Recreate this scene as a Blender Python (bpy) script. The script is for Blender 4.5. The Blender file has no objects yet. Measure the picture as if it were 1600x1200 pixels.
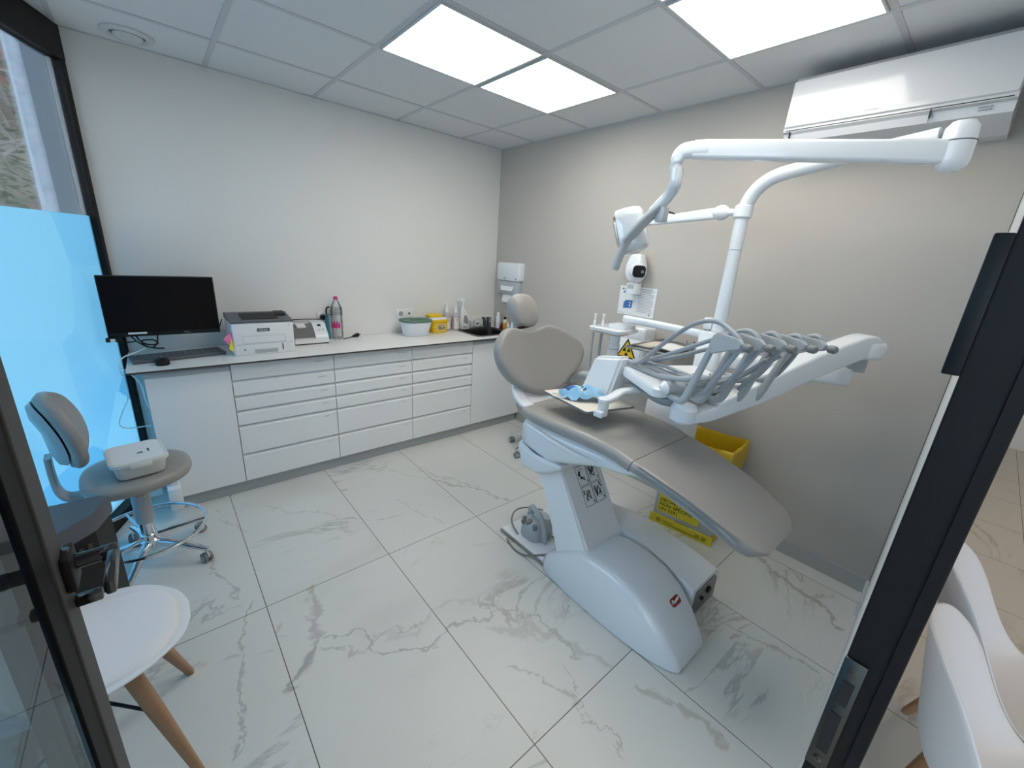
import bpy, bmesh, math, random
from mathutils import Vector, Matrix
random.seed(7)
S = bpy.context.scene
COL = S.collection
PI = math.pi

# ------------------------------------------------------------------ camera
cam_d = bpy.data.cameras.new('camera')
cam = bpy.data.objects.new('camera', cam_d)
COL.objects.link(cam)
S.camera = cam
cam_d.sensor_fit = 'HORIZONTAL'
cam_d.sensor_width = 36.0
cam_d.lens = 638.02 / 1600 * 36.0
cam_d.clip_start = 0.01
CR = ((0.76014046, 0.14653224, -0.63302036),
      (-0.64674791, 0.26431096, -0.71544172),
      (0.06247894, 0.9532408, 0.29568287))
M4 = Matrix(CR).to_4x4()
M4.translation = Vector((-2.66267, -3.37003, 1.59990))
cam.matrix_world = M4

# ------------------------------------------------------------------ sky, exposure
W = bpy.data.worlds.new('overcast_sky')
S.world = W
W.use_nodes = True
wn = W.node_tree.nodes
bg = wn['Background']
bg.inputs[0].default_value = (0.74, 0.87, 1.0, 1)
bg.inputs[1].default_value = 4.0
S.view_settings.view_transform = 'Standard'
S.view_settings.look = 'None'
S.view_settings.exposure = 0.25
S.view_settings.gamma = 1.0
S.view_settings.use_curve_mapping = False
PANEL_POWER = 6.6          # ceiling light panels of the treatment room
HALL_POWER = 7.5           # ceiling light panels of the hallway


# ------------------------------------------------------------------ materials
def lin(h):
    c = [int(h[i:i + 2], 16) / 255 for i in (0, 2, 4)]
    return tuple(x / 12.92 if x <= .04045 else ((x + .055) / 1.055) ** 2.4 for x in c) + (1,)


def mat(name, col, rough=.5, metal=0., coat=0., bump=None, trans=0., emit=None, vary=None, spec=.5):
    m = bpy.data.materials.new(name)
    m.use_nodes = True
    nt = m.node_tree
    b = nt.nodes['Principled BSDF']
    c = lin(col) if isinstance(col, str) else tuple(col) + (1,)
    b.inputs['Base Color'].default_value = c
    b.inputs['Roughness'].default_value = rough
    b.inputs['Metallic'].default_value = metal
    b.inputs['Coat Weight'].default_value = coat
    b.inputs['Coat Roughness'].default_value = .08
    b.inputs['Transmission Weight'].default_value = trans
    b.inputs['Specular IOR Level'].default_value = spec
    if emit:
        b.inputs['Emission Color'].default_value = tuple(emit[0]) + (1,)
        b.inputs['Emission Strength'].default_value = emit[1]
    if bump or vary:
        tc = nt.nodes.new('ShaderNodeTexCoord')
        no = nt.nodes.new('ShaderNodeTexNoise')
        no.inputs['Scale'].default_value = (bump or vary)[0]
        no.inputs['Detail'].default_value = 4
        nt.links.new(tc.outputs['Object'], no.inputs['Vector'])
        if bump:
            bp = nt.nodes.new('ShaderNodeBump')
            bp.inputs['Strength'].default_value = bump[1]
            bp.inputs['Distance'].default_value = .01
            nt.links.new(no.outputs['Fac'], bp.inputs['Height'])
            nt.links.new(bp.outputs['Normal'], b.inputs['Normal'])
        if vary:
            mx = nt.nodes.new('ShaderNodeMix')
            mx.data_type = 'RGBA'
            mx.inputs['A'].default_value = c
            mx.inputs['B'].default_value = lin(vary[1])
            mr = nt.nodes.new('ShaderNodeMapRange')
            mr.inputs['From Min'].default_value = .4
            mr.inputs['From Max'].default_value = .65
            nt.links.new(no.outputs['Fac'], mr.inputs['Value'])
            nt.links.new(mr.outputs['Result'], mx.inputs['Factor'])
            nt.links.new(mx.outputs['Result'], b.inputs['Base Color'])
    return m


M = {}
M['white'] = mat('white_plastic', (.76, .79, .82), .22, coat=.35)
M['white2'] = mat('white_satin_plastic', (.83, .84, .85), .38)
M['cab'] = mat('white_laminate', (.87, .89, .90), .42, bump=(60, .02))
M['counter'] = mat('white_worktop_laminate', (.80, .80, .785), .33)
M['coreblk'] = mat('dark_laminate_core', (.045, .035, .035), .5)
M['kick'] = mat('grey_plinth', (.42, .45, .46), .45)
M['gap'] = mat('dark_gap', (.06, .065, .07), .7)
M['uph'] = mat('grey_vinyl_upholstery', (.33, .315, .295), .34, bump=(180, .03))
M['greypl'] = mat('grey_plastic', (.42, .45, .47), .38)
M['greyhose'] = mat('grey_silicone', (.34, .37, .40), .42)
M['greydark'] = mat('mid_grey_plastic', (.20, .21, .21), .45)
M['black'] = mat('black_plastic', (.012, .013, .014), .45, spec=.22)
M['frameblk'] = mat('black_powder_coated_aluminium', (.010, .010, .010), .5, bump=(300, .03), spec=.22)
M['keep'] = mat('dark_steel_keep', (.10, .105, .10), .4, metal=1)
M['framegrey'] = mat('anthracite_aluminium', (.03, .03, .029), .55)
M['screen'] = mat('black_screen_glass', (.004, .004, .005), .25, spec=.15)
M['bead'] = mat('black_rubber_bead', (.004, .0045, .005), .6, spec=.15)
M['ac'] = mat('glossy_white_casing', (.62, .63, .645), .12)
M['chrome'] = mat('chrome', (.75, .76, .78), .12, metal=1)
M['steel'] = mat('brushed_steel', (.38, .38, .37), .35, metal=1)
M['steeldark'] = mat('dark_steel_sink', (.16, .16, .155), .3, metal=1)
M['handle'] = mat('dark_polished_steel', (.10, .10, .10), .16, metal=1)
M['wood'] = mat('beech_wood', (.36, .20, .11), .5, vary=(9, 'a07a58'))
M['shell'] = mat('white_chair_shell', (.74, .76, .79), .4)
M['cushion'] = mat('white_leatherette', (.76, .77, .80), .5, bump=(220, .04))
M['yellow'] = mat('yellow_plastic', (.80, .52, .015), .4)
M['yellowcard'] = mat('yellow_print', (.72, .58, .03), .5)
M['bag'] = mat('yellow_bin_liner', (.66, .44, .015), .35, bump=(14, .6))
M['paper'] = mat('white_paper', (.80, .80, .80), .6)
M['cream'] = mat('cream_tray_paper', (.72, .67, .58), .6)
M['ink'] = mat('black_ink', (.01, .01, .01), .6)
M['greyink'] = mat('grey_ink', (.30, .31, .33), .6)
M['blueink'] = mat('blue_ink', (.06, .17, .42), .6)
M['paleblue'] = mat('pale_blue_mask', (.33, .60, .82), .6, bump=(70, .3))
M['deepblue'] = mat('deep_blue_plastic', (.02, .12, .38), .5)
M['teal'] = mat('teal_plastic', (.03, .20, .30), .4)
M['green'] = mat('dark_green_lid', (.06, .16, .12), .4)
M['tubwhite'] = mat('milky_white_plastic', (.76, .80, .86), .35)
M['lid'] = mat('cream_plastic_lid', (.74, .73, .69), .35)
M['pink'] = mat('pink_note_paper', (.80, .22, .42), .6)
M['yellownote'] = mat('yellow_note_paper', (.80, .72, .05), .6)
M['magenta'] = mat('magenta_label', (.55, .03, .20), .5)
M['red'] = mat('dark_red_enamel', (.25, .012, .015), .3)
M['redglass'] = mat('dark_red_bottle', (.18, .01, .02), .25)
M['amber'] = mat('amber_liquid', (.55, .36, .02), .25)
M['mauve'] = mat('mauve_liquid', (.47, .44, .48), .25)
M['printgrey'] = mat('printer_grey', (.085, .095, .11), .45)
M['smoke'] = mat('smoked_cover', (.16, .17, .16), .2)
M['keyb'] = mat('keyboard_grey', (.11, .12, .14), .5)
M['ceil'] = mat('mineral_ceiling_tile', (.72, .73, .74), .9, bump=(260, .12))
M['tbar'] = mat('white_ceiling_grid', (.56, .57, .59), .5)
M['wallw'] = mat('white_wall_paint', (.78, .775, .75), .75, bump=(120, .05))
M['wallg'] = mat('taupe_wall_paint', (.475, .442, .402), .7, bump=(120, .05))
M['base'] = mat('grey_skirting_paint', (.40, .39, .375), .5)
M['trimw'] = mat('white_trim_paint', (.62, .64, .64), .5)
M['stone'] = mat('rendered_stone', (.62, .68, .78), .85, bump=(30, .5), vary=(14, 'b4bccb'))
M['slate'] = mat('grey_metal_cladding', (.20, .25, .31), .6)
M['bark'] = mat('bare_twigs', (.36, .31, .28), .8)
M['leaf'] = mat('dull_evergreen_leaf', (.14, .19, .10), .7, vary=(3, '8d8b66'))
M['soil'] = mat('bramble_bank_soil', (.22, .17, .14), .9, vary=(6, '7d776b'), bump=(5, .6))
M['brick'] = mat('red_brick', (.26, .10, .08), .8, vary=(20, '7c5a52'))
M['gravel'] = mat('pavement', (.20, .20, .20), .9)
M['lamp'] = mat('warm_white_diffuser', (.9, .88, .84), .6, emit=((1.0, .955, .88), PANEL_POWER))
M['halllamp'] = mat('hallway_diffuser', (.9, .86, .8), .6, emit=((1.0, .74, .52), HALL_POWER))
M['lampcover'] = mat('glossy_lamp_cover', (.62, .66, .69), .08, coat=1.0)


def thin_glass(name, tint, refl):
    m = bpy.data.materials.new(name)
    m.use_nodes = True
    nt = m.node_tree
    nt.nodes.clear()
    o = nt.nodes.new('ShaderNodeOutputMaterial')
    t = nt.nodes.new('ShaderNodeBsdfTransparent')
    t.inputs[0].default_value = tuple(tint) + (1,)
    g = nt.nodes.new('ShaderNodeBsdfGlossy')
    g.inputs['Roughness'].default_value = .01
    f = nt.nodes.new('ShaderNodeFresnel')
    f.inputs[0].default_value = 1.45
    mu = nt.nodes.new('ShaderNodeMath')
    mu.operation = 'MULTIPLY'
    mu.inputs[1].default_value = refl
    mx = nt.nodes.new('ShaderNodeMixShader')
    nt.links.new(f.outputs[0], mu.inputs[0])
    nt.links.new(mu.outputs[0], mx.inputs[0])
    nt.links.new(t.outputs[0], mx.inputs[1])
    nt.links.new(g.outputs[0], mx.inputs[2])
    nt.links.new(mx.outputs[0], o.inputs[0])
    return m


M['glass'] = thin_glass('clear_window_glass', (.93, .96, .97), .8)
M['tintglass'] = thin_glass('grey_tinted_door_glass', (.62, .76, .83), .7)
M['clear'] = thin_glass('clear_plastic', (.94, .96, .97), .8)


def film_material():
    m = bpy.data.materials.new('blue_frosted_window_film')
    m.use_nodes = True
    nt = m.node_tree
    nt.nodes.clear()
    N, L = nt.nodes.new, nt.links.new
    o = N('ShaderNodeOutputMaterial')
    tr = N('ShaderNodeBsdfTranslucent')
    df = N('ShaderNodeBsdfDiffuse')
    tc = N('ShaderNodeTexCoord')
    mp = N('ShaderNodeMapping')
    mp.inputs['Scale'].default_value = (1.3, 1.3, 1.0)
    vo = N('ShaderNodeTexVoronoi')
    vo.inputs['Scale'].default_value = 1.5
    vo.inputs['Randomness'].default_value = 1
    sep = N('ShaderNodeSeparateColor')
    ra = N('ShaderNodeMix')
    ra.data_type = 'RGBA'
    ra.inputs['A'].default_value = (.35, .67, .84, 1)
    ra.inputs['B'].default_value = (.55, .80, .90, 1)
    L(tc.outputs['Object'], mp.inputs['Vector'])
    L(mp.outputs[0], vo.inputs['Vector'])
    L(vo.outputs['Color'], sep.inputs[0])
    L(sep.outputs[0], ra.inputs['Factor'])
    L(ra.outputs['Result'], tr.inputs[0])
    L(ra.outputs['Result'], df.inputs[0])
    mx = N('ShaderNodeMixShader')
    mx.inputs[0].default_value = .25
    L(tr.outputs[0], mx.inputs[1])
    L(df.outputs[0], mx.inputs[2])
    L(mx.outputs[0], o.inputs[0])
    return m


M['film'] = film_material()

TX, TY, FX0, FY0 = .5902, 1.170, .7119, 1.5702


def marble():
    m = bpy.data.materials.new('veined_marble_floor_tiles')
    m.use_nodes = True
    nt = m.node_tree
    N, L = nt.nodes.new, nt.links.new
    b = nt.nodes['Principled BSDF']

    def val(x, sock):
        if isinstance(x, (int, float)):
            sock.default_value = x
        else:
            L(x, sock)

    def mth(op, a, c=0., d=0.):
        n = N('ShaderNodeMath')
        n.operation = op
        val(a, n.inputs[0])
        val(c, n.inputs[1])
        val(d, n.inputs[2])
        return n.outputs[0]

    def rng(v, a, c, d=0., e=1., smooth=True):
        n = N('ShaderNodeMapRange')
        n.interpolation_type = 'SMOOTHSTEP' if smooth else 'LINEAR'
        L(v, n.inputs['Value'])
        n.inputs['From Min'].default_value = a
        n.inputs['From Max'].default_value = c
        n.inputs['To Min'].default_value = d
        n.inputs['To Max'].default_value = e
        return n.outputs['Result']

    def noise(vec, scale, detail=4, rough=.55, dist=0., col=False):
        n = N('ShaderNodeTexNoise')
        L(vec, n.inputs['Vector'])
        n.inputs['Scale'].default_value = scale
        n.inputs['Detail'].default_value = detail
        n.inputs['Roughness'].default_value = rough
        n.inputs['Distortion'].default_value = dist
        return n.outputs['Color' if col else 'Fac']

    geo = N('ShaderNodeNewGeometry')
    sx = N('ShaderNodeSeparateXYZ')
    L(geo.outputs['Position'], sx.inputs[0])
    x, y = sx.outputs[0], sx.outputs[1]
    u = mth('DIVIDE', mth('ADD', x, FX0), TX)
    v = mth('DIVIDE', mth('ADD', y, FY0), TY)
    cu, cv = mth('FLOOR', u), mth('FLOOR', v)
    fu, fv = mth('SUBTRACT', u, cu), mth('SUBTRACT', v, cv)
    du = mth('MULTIPLY', mth('MINIMUM', fu, mth('SUBTRACT', 1., fu)), TX)
    dv = mth('MULTIPLY', mth('MINIMUM', fv, mth('SUBTRACT', 1., fv)), TY)
    joint = rng(mth('MINIMUM', du, dv), .0010, .0022)
    cell = N('ShaderNodeCombineXYZ')
    L(cu, cell.inputs[0])
    L(cv, cell.inputs[1])
    wh = N('ShaderNodeTexWhiteNoise')
    L(cell.outputs[0], wh.inputs['Vector'])
    sc = N('ShaderNodeVectorMath')
    sc.operation = 'SCALE'
    sc.inputs['Scale'].default_value = 9.
    L(wh.outputs['Color'], sc.inputs[0])
    off = N('ShaderNodeVectorMath')
    L(geo.outputs['Position'], off.inputs[0])
    L(sc.outputs[0], off.inputs[1])
    mp = N('ShaderNodeMapping')
    mp.inputs['Rotation'].default_value = (0, 0, math.radians(62))
    mp.inputs['Scale'].default_value = (1.0, 2.3, 1.)
    L(off.outputs[0], mp.inputs['Vector'])
    P = mp.outputs[0]
    r1 = mth('ABSOLUTE', mth('SUBTRACT', noise(P, .75, 7, .62, .9), .5))
    vein1 = rng(r1, .0, .016, 1., 0.)
    mask1 = rng(noise(P, 1.15, 2), .52, .64)
    r2 = mth('ABSOLUTE', mth('SUBTRACT', noise(P, 2.2, 8, .66, 1.2), .5))
    vein2 = rng(r2, .0, .02, 1., 0.)
    mask2 = rng(noise(P, 1.5, 2), .60, .72)
    gen = mth('MAXIMUM', mth('MULTIPLY', vein1, mth('MULTIPLY', mask1, .5)), mth('MULTIPLY', vein2, mth('MULTIPLY', mask2, .32)))
    cloud = mth('MULTIPLY', rng(noise(P, .8, 3), .52, .75), .16)

    # the strongest single veins of this floor
    nv = noise(geo.outputs['Position'], 5.5, 6, .62, .6, True)
    nv2 = noise(geo.outputs['Position'], 24, 4, .6, .2, True)
    sub = N('ShaderNodeVectorMath')
    sub.operation = 'SUBTRACT'
    sub.inputs[1].default_value = (.5, .5, .5)
    L(nv, sub.inputs[0])
    scv = N('ShaderNodeVectorMath')
    scv.operation = 'SCALE'
    scv.inputs['Scale'].default_value = .23
    L(sub.outputs[0], scv.inputs[0])
    sub2 = N('ShaderNodeVectorMath')
    sub2.operation = 'SUBTRACT'
    sub2.inputs[1].default_value = (.5, .5, .5)
    L(nv2, sub2.inputs[0])
    scv2 = N('ShaderNodeVectorMath')
    scv2.operation = 'SCALE'
    scv2.inputs['Scale'].default_value = .035
    L(sub2.outputs[0], scv2.inputs[0])
    ad0 = N('ShaderNodeVectorMath')
    L(scv.outputs[0], ad0.inputs[0])
    L(scv2.outputs[0], ad0.inputs[1])
    ad = N('ShaderNodeVectorMath')
    L(geo.outputs['Position'], ad.inputs[0])
    L(ad0.outputs[0], ad.inputs[1])
    s2 = N('ShaderNodeSeparateXYZ')
    L(ad.outputs[0], s2.inputs[0])
    px, py = s2.outputs[0], s2.outputs[1]
    wv = rng(noise(geo.outputs['Position'], 16, 3), .3, .7, .35, 1.25)

    def seg(a, c, w, inten):
        dx, dy = c[0] - a[0], c[1] - a[1]
        ll = dx * dx + dy * dy
        ax = mth('SUBTRACT', px, a[0])
        ay = mth('SUBTRACT', py, a[1])
        t = mth('DIVIDE', mth('ADD', mth('MULTIPLY', ax, dx), mth('MULTIPLY', ay, dy)), ll)
        n = N('ShaderNodeClamp')
        L(t, n.inputs[0])
        t = n.outputs[0]
        ex = mth('SUBTRACT', ax, mth('MULTIPLY', t, dx))
        ey = mth('SUBTRACT', ay, mth('MULTIPLY', t, dy))
        d = mth('SQRT', mth('ADD', mth('MULTIPLY', ex, ex), mth('MULTIPLY', ey, ey)))
        return mth('MULTIPLY', rng(mth('DIVIDE', d, wv), w * .1, w * 1.15, 1., 0.), inten * .85)

    lines = [([(-2.29, -1.58), (-2.34, -1.8), (-2.37, -1.9)], .032, .55),
             ([(-2.37, -1.9), (-2.48, -2.0)], .036, .8),
             ([(-2.34, -1.89), (-2.2, -1.96), (-2.17, -2.13), (-2.01, -2.2), (-1.83, -2.18)], .009, .75),
             ([(-2.36, -1.9), (-2.22, -2.06), (-2.1, -2.03), (-1.95, -2.08)], .010, .5),
             ([(-2.2, -2.0), (-2.0, -2.1), (-1.83, -2.05), (-1.6, -2.2)], .02, .22),
             ([(-1.83, -2.18), (-1.57, -2.24), (-1.51, -2.42), (-1.52, -2.61)], .011, .6),
             ([(-1.75, -2.25), (-1.6, -2.38), (-1.5, -2.55), (-1.45, -2.72)], .03, .35),
             ([(-1.6, -2.59), (-1.66, -2.72)], .008, .5),
             ([(-1.77, -2.46), (-1.68, -2.71), (-1.65, -2.9), (-1.69, -2.96)], .008, .55),
             ([(-.18, -2.80), (-.25, -3.0), (-.31, -3.18), (-.40, -3.29)], .022, .75),
             ([(-1.43, -2.86), (-1.38, -3.02), (-1.36, -3.16)], .03, .5),
             ([(-1.02, -2.84), (-.85, -2.92), (-.74, -3.3)], .012, .6),
             ([(-1.34, -.83), (-1.08, -1.31)], .013, .4),
             ([(-1.30, -1.02), (-1.08, -1.36), (-1.0, -1.56)], .016, .65),
             ([(-2.56, -1.5), (-2.66, -2.0), (-2.7, -2.17)], .012, .6),
             ([(-2.6, -.6), (-2.45, -.96)], .01, .4),
             ([(-2.64, -1.05), (-2.58, -1.42)], .011, .55),
             ([(-2.37, -.68), (-2.14, -.92), (-1.97, -1.1)], .007, .4),
             ([(-1.64, -1.14), (-1.51, -1.49)], .009, .45),
             ([(-1.5, -.75), (-1.25, -1.12)], .008, .35)]
    acc = gen
    for pts, w, inten in lines:
        for a, c in zip(pts[:-1], pts[1:]):
            acc = mth('MAXIMUM', acc, seg(a, c, w, inten))
    tot = mth('ADD', acc, cloud)
    cl = N('ShaderNodeClamp')
    L(tot, cl.inputs[0])
    brown = rng(noise(geo.outputs['Position'], 1.7, 2), .45, .62)
    vc = N('ShaderNodeMix')
    vc.data_type = 'RGBA'
    vc.inputs['A'].default_value = (.30, .30, .29, 1)
    vc.inputs['B'].default_value = (.36, .30, .22, 1)
    L(brown, vc.inputs['Factor'])
    c1 = N('ShaderNodeMix')
    c1.data_type = 'RGBA'
    c1.inputs['A'].default_value = (.70, .70, .665, 1)
    L(cl.outputs[0], c1.inputs['Factor'])
    L(vc.outputs['Result'], c1.inputs['B'])
    c2 = N('ShaderNodeMix')
    c2.data_type = 'RGBA'
    c2.inputs['A'].default_value = (.075, .07, .065, 1)
    L(joint, c2.inputs['Factor'])
    L(c1.outputs['Result'], c2.inputs['B'])
    L(c2.outputs['Result'], b.inputs['Base Color'])
    b.inputs['Roughness'].default_value = .38
    b.inputs['Specular IOR Level'].default_value = .45
    return m


M['marble'] = marble()

# ------------------------------------------------------------------ builders
OFF = {}


def V(*a):
    return Vector(a[0]) if len(a) == 1 else Vector(a)


def nb():
    return bmesh.new()


def obj(name, bm, m, parent=None, smooth=35, weld=False):
    """link a bmesh as one mesh object; geometry is written in world space (or local to an unplaced parent)"""
    if weld:
        bmesh.ops.remove_doubles(bm, verts=bm.verts, dist=1e-5)
    bmesh.ops.recalc_face_normals(bm, faces=bm.faces)
    if smooth:
        lim = math.radians(smooth)
        for f in bm.faces:
            f.smooth = True
        for e in bm.edges:
            if len(e.link_faces) == 2 and e.calc_face_angle(0) > lim:
                e.smooth = False
    off = OFF.get(parent.name, Vector((0, 0, 0))) if parent else Vector((0, 0, 0))
    if parent:
        bmesh.ops.translate(bm, verts=bm.verts, vec=-off)
    me = bpy.data.meshes.new(name)
    bm.to_mesh(me)
    bm.free()
    o = bpy.data.objects.new(name, me)
    COL.objects.link(o)
    for mm in (m if isinstance(m, (list, tuple)) else [m]):
        me.materials.append(mm)
    if parent:
        o.parent = parent
        OFF[o.name] = off
    return o


def tag(o, label, cat, group=None, kind=None):
    o['label'] = label
    o['category'] = cat
    if group:
        o['group'] = group
    if kind:
        o['kind'] = kind
    return o


def thing(name, label, cat, loc=(0, 0, 0), group=None):
    o = bpy.data.objects.new(name, None)
    o.empty_display_size = .1
    COL.objects.link(o)
    o.location = loc
    OFF[o.name] = Vector(loc)
    return tag(o, label, cat, group)


def struct(name, label=None, loc=None):
    o = bpy.data.objects.new(name, None)
    COL.objects.link(o)
    o['kind'] = 'structure'
    if label:
        o['label'] = label
    OFF[o.name] = Vector((0, 0, 0))
    return o


def box(bm, x0, x1, y0, y1, z0, z1, bev=0., seg=2):
    vs = [bm.verts.new((x, y, z)) for x in (x0, x1) for y in (y0, y1) for z in (z0, z1)]
    fs = [(0, 1, 3, 2), (4, 6, 7, 5), (0, 4, 5, 1), (2, 3, 7, 6), (0, 2, 6, 4), (1, 5, 7, 3)]
    ff = [bm.faces.new([vs[i] for i in f]) for f in fs]
    if bev:
        es = list({e for f in ff for e in f.edges})
        bmesh.ops.bevel(bm, geom=es, offset=bev, segments=seg, profile=.5, affect='EDGES')
    return vs


def obox(bm, c, ax, ay, az, sx, sy, sz, bev=0., seg=2):
    """box centred at c with axes ax, ay, az and full sizes"""
    t = bmesh.new()
    box(t, -sx / 2, sx / 2, -sy / 2, sy / 2, -sz / 2, sz / 2, bev, seg)
    m = Matrix((V(ax), V(ay), V(az))).transposed().to_4x4()
    m.translation = V(c)
    merge(bm, t, m)


def merge(bm, t, m=None):
    if m is not None:
        t.transform(m)
    mp = [bm.verts.new(v.co) for v in t.verts]
    t.verts.index_update()
    for f in t.faces:
        bm.faces.new([mp[v.index] for v in f.verts])
    t.free()


def loft(bm, rings, closed=True, caps=(True, True), loop=False):
    rs = [[bm.verts.new(p) for p in r] for r in rings]
    n = len(rs[0])
    k = len(rs)
    for i in range(k if loop else k - 1):
        a, b = rs[i], rs[(i + 1) % k]
        for j in range(n if closed else n - 1):
            q = [a[j], a[(j + 1) % n], b[(j + 1) % n], b[j]]
            bm.faces.new(q)
    if not loop:
        if caps[0]:
            bm.faces.new(rs[0][::-1])
        if caps[1]:
            bm.faces.new(rs[-1])
    return rs


def rrect(cx, cy, w, d, r, n=5):
    r = min(r, w / 2 - 1e-4, d / 2 - 1e-4)
    out = []
    for sx, sy, a0 in ((1, 1, 0), (-1, 1, 90), (-1, -1, 180), (1, -1, 270)):
        for k in range(n + 1):
            a = math.radians(a0 + 90 * k / n)
            out.append((cx + sx * (w / 2 - r) + r * math.cos(a), cy + sy * (d / 2 - r) + r * math.sin(a)))
    return out


def catmull(pts, n=6, closed=False):
    P = [V(p) for p in pts]
    if n <= 1:
        return P
    out = []
    k = len(P)
    for i in range(k if closed else k - 1):
        if closed:
            a, b, c, d = P[i - 1], P[i], P[(i + 1) % k], P[(i + 2) % k]
        else:
            a, b, c, d = P[max(i - 1, 0)], P[i], P[i + 1], P[min(i + 2, k - 1)]
        for s in range(n):
            t = s / n
            out.append(.5 * ((2 * b) + (c - a) * t + (2 * a - 5 * b + 4 * c - d) * t * t + (3 * b - a - 3 * c + d) * t ** 3))
    if not closed:
        out.append(P[-1].copy())
    return out


def frames(P, up=None):
    out = []
    prev = None
    k = len(P)
    for i in range(k):
        t = (P[min(i + 1, k - 1)] - P[max(i - 1, 0)])
        if t.length < 1e-9:
            t = Vector((0, 0, 1))
        t.normalize()
        if up is not None:
            s = t.cross(V(up))
            if s.length < 1e-4:
                s = prev[1].copy() if prev else t.orthogonal()
            s.normalize()
            w = s.cross(t)
        else:
            if prev is None:
                s = t.orthogonal().normalized()
            else:
                s = prev[1] - t * prev[1].dot(t)
                s.normalize()
            w = s.cross(t)
        prev = (t, s, w)
        out.append(prev)
    return out


def tube(bm, pts, r, n=10, sm=0, closed=False):
    P = catmull(pts, sm, closed) if sm else [V(p) for p in pts]
    R = r if isinstance(r, (list, tuple)) else None
    if R:
        R2 = []
        for i in range(len(P)):
            f = i / (len(P) - 1) * (len(R) - 1)
            a = int(min(f, len(R) - 2))
            R2.append(R[a] + (R[a + 1] - R[a]) * (f - a))
    rings = []
    for i, (t, s, w) in enumerate(frames(P + ([P[0]] if closed else []))[:len(P)]):
        rr = R2[i] if R else r
        rings.append([P[i] + rr * (math.cos(2 * PI * k / n) * s + math.sin(2 * PI * k / n) * w) for k in range(n)])
    loft(bm, rings, loop=closed)


def sweep(bm, pts, prof, up=(0, 0, 1), sm=0, scale=None, caps=(True, True)):
    """profile (side, up) pairs swept along a path; scale is a per-point list of (side, up) factors"""
    P = catmull(pts, sm) if sm else [V(p) for p in pts]
    rings = []
    for i, (t, s, w) in enumerate(frames(P, up)):
        a, b = 1, 1
        if scale:
            f = i / (len(P) - 1) * (len(scale) - 1)
            q = int(min(f, len(scale) - 2))
            a = scale[q][0] + (scale[q + 1][0] - scale[q][0]) * (f - q)
            b = scale[q][1] + (scale[q + 1][1] - scale[q][1]) * (f - q)
        rings.append([P[i] + s * u * a + w * v * b for u, v in prof])
    loft(bm, rings, caps=caps)


def cyl(bm, a, b, r, r2=None, n=20):
    tube(bm, [a, b], [r, r if r2 is None else r2], n)


def lathe(bm, c, prof, n=24, axis=(0, 0, 1)):
    ax = V(axis).normalized()
    s = ax.orthogonal().normalized()
    w = ax.cross(s)
    c = V(c)
    rings = []
    for r, h in prof:
        r = max(r, 1e-4)
        rings.append([c + ax * h + r * (math.cos(2 * PI * k / n) * s + math.sin(2 * PI * k / n) * w) for k in range(n)])
    loft(bm, rings)


def prism(bm, poly, d):
    """planar polygon (3D points) extruded by vector d"""
    d = V(d)
    loft(bm, [[V(p) for p in poly], [V(p) + d for p in poly]])


def pad(bm, outline, normal, prof):
    """cushion: closed outline scaled about its centre while moved along normal; prof = [(scale, offset)]"""
    P = [V(p) for p in outline]
    c = sum(P, Vector()) / len(P)
    nrm = V(normal).normalized()
    rings = [[c + (p - c) * s + nrm * o for p in P] for s, o in prof]
    loft(bm, rings)


def sphere(bm, c, rx, ry, rz, n=18):
    prof = []
    c = V(c)
    rings = []
    for i in range(1, n // 2):
        a = -PI / 2 + PI * i / (n // 2)
        rings.append([c + Vector((rx * math.cos(a) * math.cos(2 * PI * k / n), ry * math.cos(a) * math.sin(2 * PI * k / n), rz * math.sin(a))) for k in range(n)])
    loft(bm, rings)


def text(name, s, size, origin, xdir, ydir, m, parent, depth=.0006, align='LEFT', lift=.0008, space=1.0, bold=0.):
    cu = bpy.data.curves.new(name, 'FONT')
    cu.body = s
    cu.size = size
    cu.extrude = depth
    cu.align_x = align
    cu.space_character = space
    cu.offset = bold
    t = bpy.data.objects.new(name + '_curve', cu)
    COL.objects.link(t)
    dg = bpy.context.evaluated_depsgraph_get()
    me = bpy.data.meshes.new_from_object(t.evaluated_get(dg))
    bpy.data.objects.remove(t)
    bpy.data.curves.remove(cu)
    x, y = V(xdir).normalized(), V(ydir).normalized()
    z = x.cross(y)
    mt = Matrix((x, y, z)).transposed().to_4x4()
    mt.translation = V(origin) + z * lift
    me.transform(mt)
    off = OFF.get(parent.name, Vector())
    me.transform(Matrix.Translation(-off))
    me.materials.clear()
    me.materials.append(m)
    me.name = name
    o = bpy.data.objects.new(name, me)
    COL.objects.link(o)
    o.parent = parent
    OFF[o.name] = off
    return o


def decal(bm, origin, xdir, ydir, rects, lift=.001, th=.0006):
    """flat printed marks: rects in the plane's own metres (x0, y0, x1, y1) or lists of points"""
    x, y = V(xdir).normalized(), V(ydir).normalized()
    z = x.cross(y)
    o = V(origin) + z * lift
    for r in rects:
        if isinstance(r[0], (int, float)):
            p = [(r[0], r[1]), (r[2], r[1]), (r[2], r[3]), (r[0], r[3])]
        else:
            p = r
        prism(bm, [o + x * a + y * b for a, b in p], z * th)

# ================================================================== setting
H = 2.554
WS = .4                                     # the window front runs at a slant to the back wall
WD = Vector((-WS, -1, 0)).normalized()      # along the window front, away from the back wall
WO = Vector((-1, WS, 0)).normalized()       # outwards


def wp(s, o, z):
    return Vector((-2.86, 0, 0)) + WD * s + WO * o + Vector((0, 0, z))


def wbox(bm, s0, s1, o0, o1, z0, z1, bev=0.):
    c = wp((s0 + s1) / 2, (o0 + o1) / 2, (z0 + z1) / 2)
    obox(bm, c, WD, WO * 1, (0, 0, 1), s1 - s0, abs(o1 - o0), z1 - z0, bev)


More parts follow.
